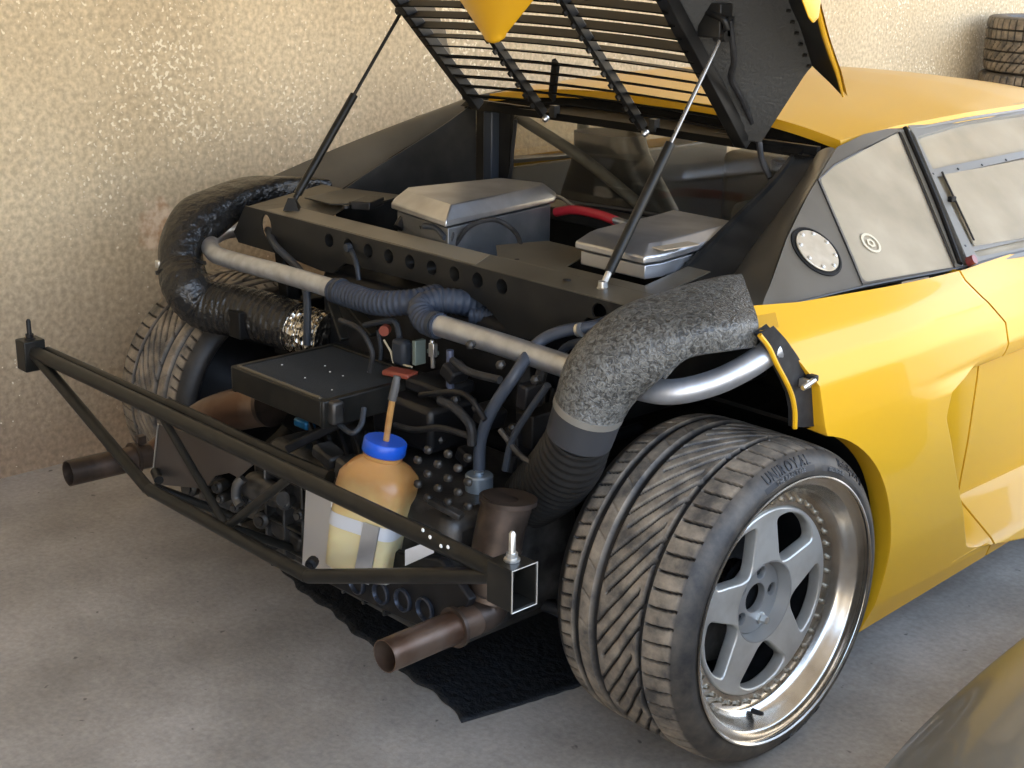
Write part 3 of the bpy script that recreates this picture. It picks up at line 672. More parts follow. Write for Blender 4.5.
for s_ in (-1, 1):
    part(MB().box((s_*.835, 1.36, .60), (.02, 1.36, .50)), 'door_trim', mat('grey door trim', (.09, .082, .07), .5), bevel=.006)
part(MB().box((0, 2.02, .70), (1.5, .22, .26)), 'dashboard', M['interior'], bevel=.03)
part(MB().rings([[roof_pt(i/20, -.93+1.86*j/20)+Vector((0, .01, -.03)) for j in range(21)] for i in range(21)], closed=False, cap=(False, False)), 'roof_lining', M['interior'], angle=60)
# ---- raised engine cover
HG = Vector((0, .482, 1.118)); DV = Vector((0, -.678, .735)).normalized(); DN = Vector((0, -.735, -.678)).normalized()    # hinge, up the cover, underside normal
def L(x, s, d=0.): return HG+Vector((x, 0, 0))+DV*s+DN*d
lid = bpy.data.objects.new('engine_cover', None); C.objects.link(lid); lid.parent = car; tag(lid, 'raised black louvred engine cover with yellow outer skin')
LL = 1.05
for x0, x1, w in ((-.445, -.475, .028), (.445, .475, .034)):
    part(MB().bar(L(x0, -.01), L(x1, LL), w, .03, DN), 'side_rail', M['gloss_black'], parent=lid, bevel=.002)
for x0, x1 in ((-.168, -.168), (.168, .168)):
    part(MB().bar(L(x0, .015, .014), L(x1, LL, .014), .016, .022, DN), 'louvre_rib', M['gloss_black'], parent=lid, bevel=.002)
    mm = MB()
    for k in range(1, 26): mm.box(L(x0, .02+k*.0375, .028), (.007, .012, .012), Matrix((Vector((1, 0, 0)), DV, DN)).transposed())
    part(mm, 'rib_teeth', M['gloss_black'], parent=lid)
    part(MB().lathe(L(x0, .0, .012), DN, [(0, .009), (.008, .009), (.014, .006), (.016, 0)], 10), 'hinge_bolt', M['zinc'], parent=lid)
    part(MB().box(L(x0, -.01, -.016), (.018, .02, .03)), 'hinge_block', M['gloss_black'], parent=lid)
for k in range(26):
    s = .028+k*.0365; c = L(0, s); a = math.radians(float(np.interp(k, [0, 4, 7, 26], [12, 12, -16, -14]))); xw = .445+.03*s/LL
    d = Vector((0, math.cos(a), -math.sin(a)))      # forwards along the slat
    up = Vector((1, 0, 0)).cross(d)
    ch = .047
    sl = MB(); rows = []
    for xx in np.linspace(-xw, xw, 9):
        cc = c+Vector((xx, 0, .010*(1-(xx/xw)**2)))
        rows.append([cc-d*ch/2-up*.0017, cc+d*ch/2-up*.0017, cc+d*ch/2+up*.0017, cc-d*ch/2+up*.0017])
    part(sl.rings(rows), 'louvre_slat', M['slat'], parent=lid)
# brace seen through the slats
part(MB().bar(P(556, 62, y=.45), P(552, 98, y=.52), .022, .01, (0, 1, 0)), 'cover_brace', M['gloss_black'], parent=lid)
# side pocket panels between louvre and outer flank, flank skin
for sgn in (1, -1):
    f = lambda v: Vector((v.x*sgn, v.y, v.z))
    A0 = Vector((.445, .482, 1.118)); A1 = L(.475, LL)
    B0 = P(748, 142, y=.46); B1 = P(803, 80, x=.585); B2 = P(790, 12, x=.60); B3 = L(.62, LL)
    fe = [P(842, 96, x=.66), P(836, 72, x=.685), P(829, 52, x=.70), P(822, 30, x=.72), P(812, -10, x=.74), P(795, -80, x=.75), P(775, -160, x=.75)]
    fi = [P(812, 66, x=.60), P(806, 46, x=.60), P(799, 25, x=.60), P(790, 5, x=.60), P(779, -30, x=.61), P(760, -95, x=.62), P(738, -170, x=.63)]
    O = spline([L(.50, .0), P(803, 79, x=.585)]+fi, 4)
    I = spline([L(.445, q) for q in (0, .12, .17, .25, .33, .42, .55, .78, 1.05)], 4)
    pm = MB(); pm.rings([[f(p) for p in I], [f(p+Vector((0, 0, .003))) for p in O]], closed=False, cap=(False, False))
    part(pm, 'cover_side_panel', mat('grainy black glass fibre', (.05, .05, .048), .5, bump=(140, .8, .003)) if sgn > 0 else M['gloss_black'], parent=lid)
    # flank: inner black skin and yellow outer skin meeting in an edge
    for nm, mt, q in (('flank_liner', M['gloss_black'], 0), ('flank_skin', M['yellow'], .014)):
        rows = [[f(p+Vector((q*.9, q*.6, 0))) for p in spline(fi, 5)], [f(p.lerp(r, .55)+Vector((q*.9+.006, q*.6-.004, 0))) for p, r in zip(spline(fi, 5), spline(fe, 5))], [f(p+Vector((q, 0, 0))) for p in spline(fe, 5)]]
        if sgn < 0: continue
        part(MB().rings(rows, closed=False, cap=(False, False)), nm, mt, parent=lid, angle=60)
    if sgn > 0: part(MB().tube([f(p+Vector((.004, -.002, 0))) for p in fe], [.003, .005, .006, .006, .006, .006, .006], 8, 5), 'flank_edge', M['yellow'], parent=lid)
    bolts = MB()
    if sgn > 0:
        for k in range(6):
            p = fi[0].lerp(fi[3], k/5.5)+Vector((-.006, -.004, 0)); part(MB().lathe(p, (-.5, -.8, .1), [(-.004, .0045), (.004, .0045), (.005, 0)], 6), 'flank_bolt', M['gloss_black'], parent=lid)
# yellow tail tongue hanging from the cover, and the tip of its twin
def tongue(pts_l, pts_r, tip, name, yy, bul):
    rows = []
    n = 12
    for i in range(n+1):
        t = i/n; row = []
        a = pts_l[0].lerp(pts_l[1], t); b = pts_r[0].lerp(pts_r[1], t)
        for j in range(11):
            s = j/10; p = a.lerp(b, s); p = p+Vector((-.5, -.8, 0)).normalized()*bul*math.sin(PI*s); row.append(p)
        rows.append(row)
    return rows
T0, T1, TT = P(440, -30, y=-.2), P(556, -30, y=-.2), P(494, 44, y=-.2)
rows = []
for i in range(25):
    t = i/24; 
    if t < .8: q = t/.8; a = T0.lerp(P(484, 37, y=-.2), q); b = T1.lerp(P(503, 36, y=-.2), q)
    else: q = (t-.8)/.2; k = math.sqrt(max(0, 1-q*q)); m0 = P(493.5, 36.5+7*q, y=-.2); h = (P(503, 36, y=-.2)-P(484, 37, y=-.2))*.5*k; a = m0-h; b = m0+h
    rows.append([a.lerp(b, j/10)+Vector((.3, -.9, -.1)).normalized()*.035*(1-(2*j/10-1)**2)*(b-a).length/.2 for j in range(11)])
top_row = [Vector((T0.x-.12, -.196, 1.853)).lerp(Vector((T1.x+.12, -.196, 1.853)), j/10) for j in range(11)]
rows = [top_row, [p.lerp(q, .5) for p, q in zip(top_row, rows[0])]]+rows
back = [[p+Vector((-.004, .012, .003)) for p in r] for r in rows]
tm = MB().rings(rows, closed=False, cap=(False, False)).rings(back, closed=False, cap=(False, False))
part(tm, 'tail_flap', M['yellow'], 'glossy yellow pointed flap', parent=lid, angle=60)
q0 = [P(799, -20, x=.77), P(802, 2, x=.77), P(808, 18, x=.77), P(813, 24, x=.77), P(818, 18, x=.77), P(820, 2, x=.77), P(817, -20, x=.77)]
part(MB().prism(q0, (-.012, .02, 0)), 'tail_flap', M['yellow'], 'small yellow tip', parent=lid, bevel=.004)
# outer skin above the frame (closes the cover towards the tail)
part(MB().prism([L(-.47, LL-.05, -.01), L(.47, LL-.05, -.01), L(.45, LL+.28, -.01), L(-.45, LL+.28, -.01)], DN*-.01), 'cover_skin', M['yellow'], parent=lid)
# gas struts
def strut(sgn):
    if sgn > 0: b0, mid, top = P(603, 285, x=.534), None, Vector((.523, .294, 1.357))
    else: b0, mid, top = P(292, 204, x=-.534), None, Vector((-.523, .294, 1.357))
    mid = b0.lerp(top, .56); g = bpy.data.objects.new('gas_strut', None); C.objects.link(g); g.parent = car
    part(MB().tube([b0.lerp(top, .05), mid], .0105, 14, 1), 'strut_body', M['tube'], parent=g)
    part(MB().tube([mid, top], .0045, 10, 1), 'strut_rod', mat('strut rod', (.25, .25, .25), .25, .8) if sgn > 0 else M['tube'], parent=g)
    part(MB().tube([b0, b0.lerp(top, .06)], .007, 10, 1).lathe(b0+Vector((0, 0, -.012)), (0, 0, 1), [(0, .016), (.004, .016), (.008, .011), (.02, .010), (.022, 0)], 12), 'ball_joint', M['zinc'] if sgn > 0 else M['tube'], parent=g)
    part(MB().lathe(top+Vector((0, 0, 0)), (1, 0, 0), [(-.015, .012), (.015, .012)], 12, cap=(True, True)).box(top+Vector((0, .01, .02)), (.03, .02, .04)), 'strut_bracket', M['gloss_black'], parent=g)
    if sgn < 0: part(MB().lathe(b0+Vector((0, 0, -.014)), (0, 0, 1), [(0, .028), (.03, .012), (.03, 0)], 4), 'strut_foot', M['tube'], parent=g)
strut(1); strut(-1)
part(MB().tube([P(730, 20, y=.30), P(734, 60, y=.33), P(731, 78, y=.36), P(742, 100, y=.42), P(757, 135, y=.50), P(762, 160, y=.5), P(770, 178, y=.5)], .007, 10, 6), 'cable', M['rubber'])
part(MB().box(P(715, 20, y=.30), (.06, .04, .07)).tube([P(700, 10, y=.29), P(722, 18, y=.28), P(728, 30, y=.29)], .008, 8, 4), 'cable_clamp', M['gloss_black'], bevel=.004)
# ---- beam with lightening holes across the tail, deck
YT = -.1
bm2 = lambda px, py: (lambda p: (p.x, p.z))(P(px, py, y=YT))
up_ = [(-.676, .877), (.676, .872)]
low = [(.70, .862), (.615, .845), (.545, .83), (.50, .79), (.404, .752), (.323, .745), (.25, .79), (.19, .806), (-.255, .80), (-.300, .768), (-.35, .764), (-.50, .775), (-.715, .775), (-.735, .80)]
ol = [up_[0], up_[1]]+low
holes = []
for i in range(9):
    x = np.interp(i, [0, 8], [-.316, .293]); holes.append(circle2(x, .8455, .0175, 24)[::-1])
holes.append([(-.583+.022*math.cos(a), .838+.030*math.sin(a)) for a in np.linspace(0, -2*PI, 24, endpoint=False)])
holes.append([(.575+.020*math.cos(a), .846+.018*math.sin(a)) for a in np.linspace(0, -2*PI, 24, endpoint=False)])
curve_plate('tail_beam', [ol]+holes, .004, plane_map((0, YT, 0), (1, 0, 0), (0, 0, 1)), M['deck'], car, bevel=.0008)
for i in range(9):
    x = np.interp(i, [0, 8], [-.316, .293])
    part(MB().lathe((x, YT, .8455), (0, 1, 0), [(-.003, .0185), (-.003, .0168), (.012, .0165), (.03, .0165)], 24), 'hole_rim', M['deck'])
part(MB().box((0, YT+.06, .835), (1.1, .003, .06)), 'beam_back', M['black'])
dk = MB(); zt = lambda y: .874+(y+.1)*.155
def slab(poly, th=.003): dk.prism([(x, y, zt(y)) for x, y in poly], (0, 0, -th))
slab([(-.676, -.1), (.676, -.1), (.66, -.03), (-.60, -.03)])
slab([(-.676, -.1), (-.60, -.03), (-.40, -.03), (-.42, .02), (-.55, .13), (-.66, .13)])
slab([(.20, -.03), (.66, -.03), (.66, .13), (.60, .13), (.60, .0), (.38, .0), (.36, .10), (.22, .10), (.14, .02)])
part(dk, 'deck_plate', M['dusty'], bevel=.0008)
dk = MB(); dk.prism([(-.60, -.094, zt(-.094)+.0012), (.20, -.094, zt(-.094)+.0012), (.18, -.034, zt(-.034)+.0012), (-.56, -.034, zt(-.034)+.0012)], (0, 0, -.001)); part(dk, 'deck_edge', M['tan_edge'])
part(MB().prism([(-.56, .0, .90), (-.42, -.02, .905), (-.33, .06, .912), (-.36, .16, .915), (-.56, .14, .908)], (0, 0, .004)), 'hinge_plate', M['deck'], bevel=.001)
for px, py in ((346, 208), (352, 204)): part(MB().lathe(P(px, py, z=.91), (0, 0, 1), [(0, .009), (.006, .008), (.007, 0)], 10), 'deck_bolt', M['dark'])
part(MB().box(P(368, 203, z=.915), (.05, .09, .02), Matrix.Rotation(.5, 3, 'Z')), 'side_bracket', M['dark'], bevel=.003)
for px, py in ((518, 260), (567, 280)): part(MB().lathe(P(px, py, z=.884), (0, 0, 1), [(0, .009), (.002, .008), (.003, 0)], 10), 'deck_bolt', M['dark'])
# bay floor, engine masses
part(MB().box((0, .25, .52), (1.14, .7, .02)), 'bay_floor', M['black'])
part(MB().box((0, .10, .62), (.72, .40, .30)), 'engine_block', M['dark'], bevel=.02)
eng = MB()
for k in range(8): eng.box((-.32+k*.05, -.05+.02*(k % 2), .60), (.03, .09, .18))
part(eng, 'intake_runners', M['dark'], bevel=.006)
# ---- airboxes
def airbox(name, tops, base, zt1, zlip, zbase, lab, mt2):
    g = bpy.data.objects.new(name, None); C.objects.link(g); g.parent = car; tag(g, lab)
    c = sum((Vector(p) for p in tops), Vector())/len(tops)
    up1 = [Vector((p[0], p[1], zlip)) for p in tops]; ins = [c.lerp(Vector(p), .82) for p in tops]; upi = [Vector((p.x, p.y, zt1)) for p in ins]
    part(MB().rings([[p+Vector((0, 0, -.014)) for p in up1], up1, upi]), 'lid', M['alu'], parent=g, bevel=.003)
    lo = [c.lerp(Vector(p), .93) for p in base]
    part(MB().rings([[Vector((p.x, p.y, zbase)) for p in lo], [Vector((p.x, p.y, zlip-.02)) for p in [c.lerp(Vector(q), .93) for q in tops]]]), 'housing', mt2, parent=g, bevel=.002)
    return g
zA = .945
A_ = [P(390, 196, z=zA), P(447, 219, z=zA), P(551, 192, z=zA), P(549, 184, z=zA), P(524, 178, z=zA), P(400, 186, z=zA)]
A_ = [(p.x, p.y) for p in A_]
A_ = [(-.205, .0), (.045, -.045), (-.02, .36), (-.055, .40), (-.20, .36), (-.245, .04)]
ab = airbox('airbox', [(x, y, 0) for x, y in A_], [(x*1.0, y, 0) for x, y in A_], .968, .940, .80, 'brushed aluminium airbox nearer the far side', mat('dark dusty aluminium', (.16, .165, .17), .45, .7, noise=(12, (.24, .24, .24), .4, .7)))
B_ = [(.392, .012), (.585, .012), (.592, .06), (.555, .33), (.535, .40), (.33, .40), (.345, .33), (.378, .05)]
airbox('airbox', [(x, y, 0) for x, y in B_], [(x, y, 0) for x, y in B_], .962, .942, .893, 'brushed aluminium airbox nearer the right-hand side', M['alu'])
part(MB().box(P(676, 246, z=.955), (.035, .10, .002), Matrix.Rotation(-.1, 3, 'Z')), 'riveted_patch', mat('pale riveted plate', (.55, .47, .36), .4, .5))
part(MB().tube([P(556, 212, y=.40), P(575, 210, y=.40), P(600, 215, y=.38), P(616, 221, y=.36)], .0115, 12, 6), 'red_hose', M['red'])
part(MB().tube([P(614, 220, y=.36), P(628, 224, y=.34)], .009, 10, 1).tube([P(540, 205, y=.42), P(556, 196, y=.45), P(575, 207, y=.42)], .004, 8, 5), 'hose_fitting', M['zinc'])
part(MB().tube([P(455, 245, y=-.0), P(470, 226, y=.02), P(495, 220, y=.06), P(515, 232, y=.08), P(522, 248, y=.05)], .0055, 8, 6), 'thin_cable', M['rubber'])
# small fittings left of the airbox
part(MB().tube([P(398, 228, y=.0), P(405, 218, y=.02), P(420, 215, y=.02)], .012, 10, 5).tube([P(415, 212, y=.02), P(424, 228, y=.0)], .009, 10, 1), 'breather_fitting', M['dark'])
part(MB().tube([P(424, 226, y=-.02), P(436, 228, y=-.02), P(445, 238, y=-.03)], .007, 10, 5), 'breather_hose', M['bluerubber'])
part(MB().tube([P(436, 222, y=.0), P(452, 232, y=-.01), P(448, 246, y=-.02)], .005, 8, 5), 'breather_hose', M['rubber'])
# ---- coolant pipes and ribbed hoses
al1 = [P(246, 229, y=.02), P(225, 231, y=-.06), P(210, 240, y=-.15), P(213, 252, y=-.20), P(228, 259, y=-.205), P(280, 273, y=-.205), P(341, 291, y=-.205)]
part(MB().tube(al1, .0225, 20, 8), 'coolant_pipe', M['alupipe'])
part(MB().tube([P(334, 290, y=-.205), P(352, 296, y=-.205), P(378, 303, y=-.20), P(410, 302, y=-.17), P(440, 296, y=-.10), P(470, 292, y=0)], .0275, 22, 10, rib=(.0125, .0014)), 'ribbed_hose', M['hose'])
part(MB().lathe(P(340, 291, y=-.205), (1, 0, 0), [(-.006, .0295), (.006, .0295)], 24, cap=(True, True)), 'hose_clamp', M['bluerubber'])
al2 = [P(428, 322, y=-.205), P(500, 344, y=-.205), P(575, 369, y=-.205), P(625, 384, y=-.205), P(668, 392, y=-.20), P(710, 384, y=-.15), P(745, 368, y=-.10), P(775, 348, y=-.04)]
part(MB().tube(al2, .0235, 20, 8), 'coolant_pipe', M['alupipe'])
part(MB().tube([P(440, 326, y=-.205), P(426, 321, y=-.205), P(421, 308, y=-.19), P(438, 301, y=-.15), P(465, 303, y=-.10), P(500, 312, y=.0)], .0275, 22, 10, rib=(.0125, .0013)), 'ribbed_hose', M['hose'])
d = (al2[1]-al2[0]).normalized()
part(MB().lathe(P(436, 325, y=-.205), d, [(-.006, .0295), (.006, .0295)], 24, cap=(True, True)), 'hose_clamp', M['bluerubber'])
part(MB().box(P(433, 350, y=-.215), (.016, .012, .03)).tube([P(432, 340, y=-.21), P(433, 368, y=-.21)], .005, 8, 1), 'clamp_screw', M['zinc'], bevel=.001)
part(MB().tube([P(470, 315, y=-.1), P(500, 318, y=-.06)], .018, 16, 2, rib=(.012, .0015)), 'ribbed_hose', M['hose'])
# hoses at the beam
part(MB().tube([P(268, 230, y=-.07), P(275, 245, y=-.13), P(292, 262, y=-.14), P(302, 275, y=-.17), P(307, 300, y=-.18), P(307, 345, y=-.19)], .0095, 10, 6), 'vent_hose', M['bluerubber'])
part(MB().tube([P(350, 247, y=-.10), P(356, 262, y=-.125), P(359, 280, y=-.13)], .006, 10, 5).lathe(P(350, 247, y=-.105), (0, -1, 0), [(0, .01), (.012, .01), (.013, 0)], 8), 'vent_hose', M['bluerubber'])
part(MB().tube([P(615, 318, y=-.07), P(595, 326, y=-.12), P(560, 332, y=-.16), P(536, 345, y=-.19), P(515, 375, y=-.26), P(492, 410, y=-.28), P(481, 440, y=-.28), P(479, 470, y=-.28)], .0125, 12, 6), 'breather_pipe', mat('bluish rubber hose', (.045, .055, .075), .4))
part(MB().tube([P(640, 330, y=-.1), P(600, 340, y=-.15), P(570, 345, y=-.15), P(556, 360, y=-.16)], .009, 10, 6), 'breather_pipe', M['bluerubber'])
part(MB().lathe(P(580, 330, y=-.145), (.9, 0, .3), [(-.004, .0145), (.004, .0145)], 12, cap=(True, True)), 'hose_clamp', M['zinc'])
part(MB().tube([P(545, 360, y=-.18), P(535, 395, y=-.20), P(520, 430, y=-.2), P(510, 470, y=-.2)], .012, 10, 6), 'breather_pipe', M['rubber'])
# breather filter can
fcn = P(479, 496, y=-.29)
part(MB().lathe(fcn, (0, 0, 1), [(-.018, .0), (-.018, .030), (-.004, .031)], 24), 'filter_base', M['bluelight'])
part(MB().lathe(fcn, (0, 0, 1), [(-.004, .031), (-.004, .0285), (.045, .0285), (.048, .026), (.048, .010), (.053, .010), (.053, 0)], 24), 'breather_filter', mat('bluish steel can', (.30, .36, .42), .35, .7))
# ---- air ducts
def loft(secs, seg=32, n=8, ex=None):
    """secs: (centre, side vector, up vector, exponent) - superellipse sections"""
    cs = spline([s[0] for s in secs], n); A = spline([s[1] for s in secs], n); B = spline([s[2] for s in secs], n); m = len(cs); E_ = np.interp(np.linspace(0, len(secs)-1, m), range(len(secs)), [s[3] for s in secs])
    rs = []
    for c, a, b, e in zip(cs, A, B, E_):
        rs.append([c+a*math.copysign(abs(math.cos(t))**(2/e), math.cos(t))+b*math.copysign(abs(math.sin(t))**(2/e), math.sin(t)) for t in np.linspace(0, 2*PI, seg, endpoint=False)])
    return rs
V3 = Vector
def duct(sgn, mt):
    if sgn > 0:
        side = V3((.098, -.097, -.014))
        secs = [(V3((.850, .010, .889)), side, V3((0, .002, .028)), 7), (V3((.846, -.05, .893)), side*.98, V3((0, .003, .030)), 6),
                (V3((.820, -.155, .884)), V3((.088, -.055, -.012)), V3((.01, .008, .040)), 3.6), (V3((.792, -.24, .850)), V3((.070, -.03, -.016)), V3((-.014, -.018, .050)), 2.6),
                (V3((.762, -.287, .795)), V3((.062, -.012, -.015)), V3((-.02, -.050, .034)), 2.1), (V3((.742, -.300, .735)), V3((.062, .0, -.022)), V3((.0, -.065, .004)), 2)]
    else:
        A_ = [P(312, 188, x=-.72), P(292, 189, x=-.75), P(258, 191, x=-.80), P(226, 203, x=-.81), P(198, 221, x=-.80), P(182, 244, x=-.78), P(181, 268, x=-.755)]
        S_ = [V3((-.05, -.03, 0)), V3((-.055, -.03, 0)), V3((-.06, -.03, 0)), V3((-.06, -.02, 0)), V3((-.06, -.01, .01)), V3((-.06, 0, .0)), V3((-.06, 0, -.01))]
        U_ = [V3((0, .0, .028)), V3((0, .0, .034)), V3((0, .004, .036)), V3((0, -.012, .042)), V3((0, -.034, .044)), V3((0, -.052, .02)), V3((0, -.058, .0))]
        secs = [(a, b, c, e) for a, b, c, e in zip(A_, S_, U_, (5, 4.5, 4, 3.2, 2.4, 2, 2))]
    o = part(MB().rings(loft(secs, 40)), 'air_duct', mt, 'grainy black moulded air duct' if sgn > 0 else 'black taped air duct', angle=50)
    return secs
duct(1, M['crust']); sl_ = duct(-1, M['wrap'])
# lower lip flange of the right duct
fl = [P(758, 336, x=.95), P(728, 345, x=.925), P(700, 352, x=.89), P(680, 361, x=.87), P(664, 378, x=.85)]
part(MB().tube(fl, .004, 8, 5), 'duct_flange', M['crust'])
cl = V3((.742, -.300, .735)); dd = V3((-.34, .0, -.94)).normalized()
part(MB().lathe(cl+dd*.000, dd, [(-.007, .0625), (-.007, .0665), (.007, .0665), (.007, .0625)], 40), 'duct_clamp', mat('worn steel band', (.35, .34, .31), .4, .7))
part(MB().tube([cl, cl+dd*.065, cl+dd*.07], [.065, .063, .058], 32, 1), 'duct_collar', mat('grey rubber collar', (.035, .037, .042), .42))
hs = [cl+dd*.055, V3((.675, -.275, .615)), V3((.60, -.24, .54)), V3((.50, -.20, .46)), V3((.42, -.15, .40))]
part(MB().tube(hs, [.058, .066, .068, .062, .055], 28, 8, rib=(.02, .0016)), 'duct_hose', mat('dull black flexible duct', (.011, .011, .011), .5, bump=(60, .3, .004)))
cl2 = sl_[-1][0]; dd2 = V3((.34, 0, -.94)).normalized()
part(MB().lathe(cl2+dd2*0, dd2, [(-.004, .0655), (.004, .0655)], 32, cap=(True, True)), 'duct_clamp', M['dark'])
part(MB().box(P(160, 264, x=-.78), (.02, .02, .02)), 'clamp_screw', M['zinc'], bevel=.003)
hs2 = [cl2, P(187, 288, y=-.27), P(205, 305, y=-.24), P(235, 311, y=-.20), P(265, 318, y=-.17), P(298, 328, y=-.14)]
part(MB().tube(hs2, [.058, .061, .064, .065, .065, .063], 32, 8, rib=(.018, .0014)), 'duct_hose', M['wrap'])
part(MB().tube([hs2[-1]+V3((-.01, -.005, 0)), P(328, 337, y=-.11)], .060, 28, 1, rib=(.014, .002)), 'foil_duct', M['foil'], 'crinkled silver foil duct')
# ---- radiator (flat, on top of the gearbox)
rad = bpy.data.objects.new('oil_cooler', None); C.objects.link(rad); rad.parent = car; tag(rad, 'flat black finned cooler lying above the gearbox')
ZR = .63
R4 = [P(232, 370, z=ZR), P(323, 401, z=ZR), P(412, 373, z=ZR), P(320, 337, z=ZR)]
cR = sum(R4, V3())/4+CR*.018-CU*.004; ex = (R4[1]-R4[0]+R4[2]-R4[3]).normalized(); ey = ex.cross(V3((0, 0, 1)))*-1
wx = ((R4[1]-R4[0]).length+(R4[2]-R4[3]).length)/2; wy = ((R4[3]-R4[0]).length+(R4[2]-R4[1]).length)/2
RM = Matrix((ex, ey, V3((0, 0, 1)))).transposed()
def RB(mb, x, y, z, sx, sy, sz): return mb.box(cR+RM@V3((x, y, z)), (sx, sy, sz), RM)
core = MB(); RB(core, 0, 0, -.03, wx*.93, wy*.86, .05)
part(core, 'core', M['black'], parent=rad)
fins = MB(); nf = 70
for k in range(nf): RB(fins, -wx*.46+wx*.92*k/(nf-1), 0, -.004, .0014, wy*.85, .006)
fo = part(fins, 'fins', mat('dull cooler fins', (.03, .03, .028), .55), parent=rad); fo['kind'] = 'stuff'
for sx in (-1, 1):
    t = MB(); RB(t, sx*(wx*.485), 0, -.028, wx*.05, wy, .06); part(t, 'end_tank', M['tube'], parent=rad, bevel=.004)
for sy in (-1, 1):
    t = MB(); RB(t, 0, sy*wy*.47, -.026, wx*.98, wy*.07, .056); part(t, 'frame_rail', M['tube'], parent=rad, bevel=.002)
t = MB(); RB(t, 0, -wy*.47, .004, wx*.9, .006, .004); part(t, 'frame_edge', mat('dusty brown edge', (.10, .085, .06), .5), parent=rad)
sp_ = MB()
for px, py in ((282, 365), (325, 366), (368, 372), (343, 376), (332, 390), (330, 372), (305, 378)): sp_.lathe(P(px, py, z=ZR+.002), (0, 0, 1), [(0, .0022), (.001, .002), (.001, 0)], 6)
part(sp_, 'paint_spots', M['white'], parent=rad)
part(MB().tube([P(340, 425, y=-.42), P(352, 433, y=-.44), P(361, 425, y=-.42), P(364, 408, y=-.40)], .006, 8, 6), 'cooler_pipe', M['bluerubber'])
part(MB().box(P(335, 412, y=-.43), (.03, .03, .05)), 'cooler_bracket', M['cast'], bevel=.006)
part(MB().box(P(305, 423, y=-.35), (.05, .03, .02)), 'blue_connector', M['bluelight'], bevel=.005)
# box to the right of the cooler and bracket stack above
part(MB().box(P(425, 415, y=-.22), (.20, .14, .10)), 'plastic_cover', mat('black plastic cover', (.008, .008, .009), .4), bevel=.012)
part(MB().box(P(440, 385, y=-.20), (.12, .10, .03)), 'engine_cover_plate', M['dark'], bevel=.008)
part(MB().box(P(378, 400, y=-.20), (.10, .10, .06)), 'coil_cover', M['dark'], bevel=.008)
part(MB().box(P(402, 352, y=-.19), (.045, .03, .06)), 'thermostat_housing', M['bluerubber'], bevel=.01)
part(MB().box(P(419, 352, y=-.2), (.012, .03, .055)).box(P(433, 352, y=-.2), (.03, .01, .01)), 'bracket', mat('pale green bracket', (.16, .2, .18), .5, .3), bevel=.002)
part(MB().tube([P(384, 340, y=-.2), P(391, 352, y=-.2), P(393, 362, y=-.2), P(412, 367, y=-.2)], .0025, 6, 1), 'wire_bracket', M['beige'])
part(MB().lathe(P(385, 330, y=-.19), (.6, -.8, 0), [(-.01, .012), (.01, .012)], 14, cap=(True, True)), 'rubber_cap', M['copper'])
part(MB().tube([P(378, 330, y=-.18), P(381, 350, y=-.18), P(379, 370, y=-.18)], .005, 8, 4).tube([P(365, 325, y=-.17), P(380, 322, y=-.18), P(395, 322, y=-.18), P(400, 340, y=-.18)], .007, 8, 5), 'small_pipe', M['bluerubber'])
part(MB().tube([P(450, 350, y=-.22), P(450, 388, y=-.22)], [.008, .009], 10, 1), 'vertical_pipe', mat('blue grey pipe', (.12, .14, .22), .35, .5))
part(MB().box(P(400, 373, y=-.24), (.07, .04, .012), Matrix.Rotation(.3, 3, 'Z')), 'small_cover', M['copper'], bevel=.004)
part(MB().bar(P(332, 302, y=-.15), P(345, 340, y=-.17), .022, .012), 'stay', M['tube'], bevel=.002)
part(MB().bar(P(345, 300, y=-.12), P(375, 335, y=-.12), .03, .012), 'stay', M['tube'], bevel=.002)
# ---- gearbox
gb = bpy.data.objects.new('gearbox', None); C.objects.link(gb); gb.parent = car; tag(gb, 'greasy dark cast gearbox')
part(MB().box((.20, -.26, .335), (.64, .36, .29)).box((-.16, -.2, .30), (.26, .34, .2)), 'casing', M['cast'], parent=gb, bevel=.03)
for k in range(7): part(MB().box((-.08+k*.07, -.452, .33), (.008, .03, .22)), 'casing_rib', M['cast'], parent=gb, bevel=.003)
for k in range(4): part(MB().box((.13, -.45, .25+k*.055), (.46, .025, .007)), 'casing_rib', M['cast'], parent=gb, bevel=.003)
for i in range(6):
    for j in range(5):
        p = P(418+i*10, 448+j*12+i*2, y=-.442)
        if (i+j) % 2: part(MB().box(p, (.018, .014, .016)), 'casing_boss', M['cast'], parent=gb, bevel=.006)
part(MB().lathe(P(225, 505, y=-.42), (.8, -.5, .1), [(-.05, 0), (-.05, .035), (.02, .035), (.03, .028), (.04, .028), (.04, 0)], 24), 'starter_motor', M['cast'], parent=gb)
part(MB().lathe(P(262, 489, y=-.46), (.75, -.15, .12), [(-.04, 0), (-.04, .034), (.0, .034), (.01, .028), (.09, .026), (.1, .018), (.12, .016), (.12, 0)], 24), 'selector_housing', M['cast'], parent=gb)
part(MB().tube([P(243, 478, y=-.49), P(237, 485, y=-.5), P(236, 497, y=-.5), P(240, 505, y=-.5)], .011, 12, 5), 'selector_arm', mat('worn steel arm', (.18, .18, .18), .35, .8), parent=gb)
for px, py, r in ((190, 488, .022), (207, 495, .018), (218, 487, .015), (236, 507, .013), (285, 503, .016), (262, 520, .02), (300, 515, .014), (205, 478, .012), (222, 498, .012), (248, 500, .016)):
    part(MB().lathe(P(px, py, y=-.47), (.45, -.85, .15), [(-.03, r), (.006, r), (.010, r*.8), (.012, r*.55), (.018, r*.5), (.018, 0)], 12), 'casing_bolt', M['cast'], parent=gb)
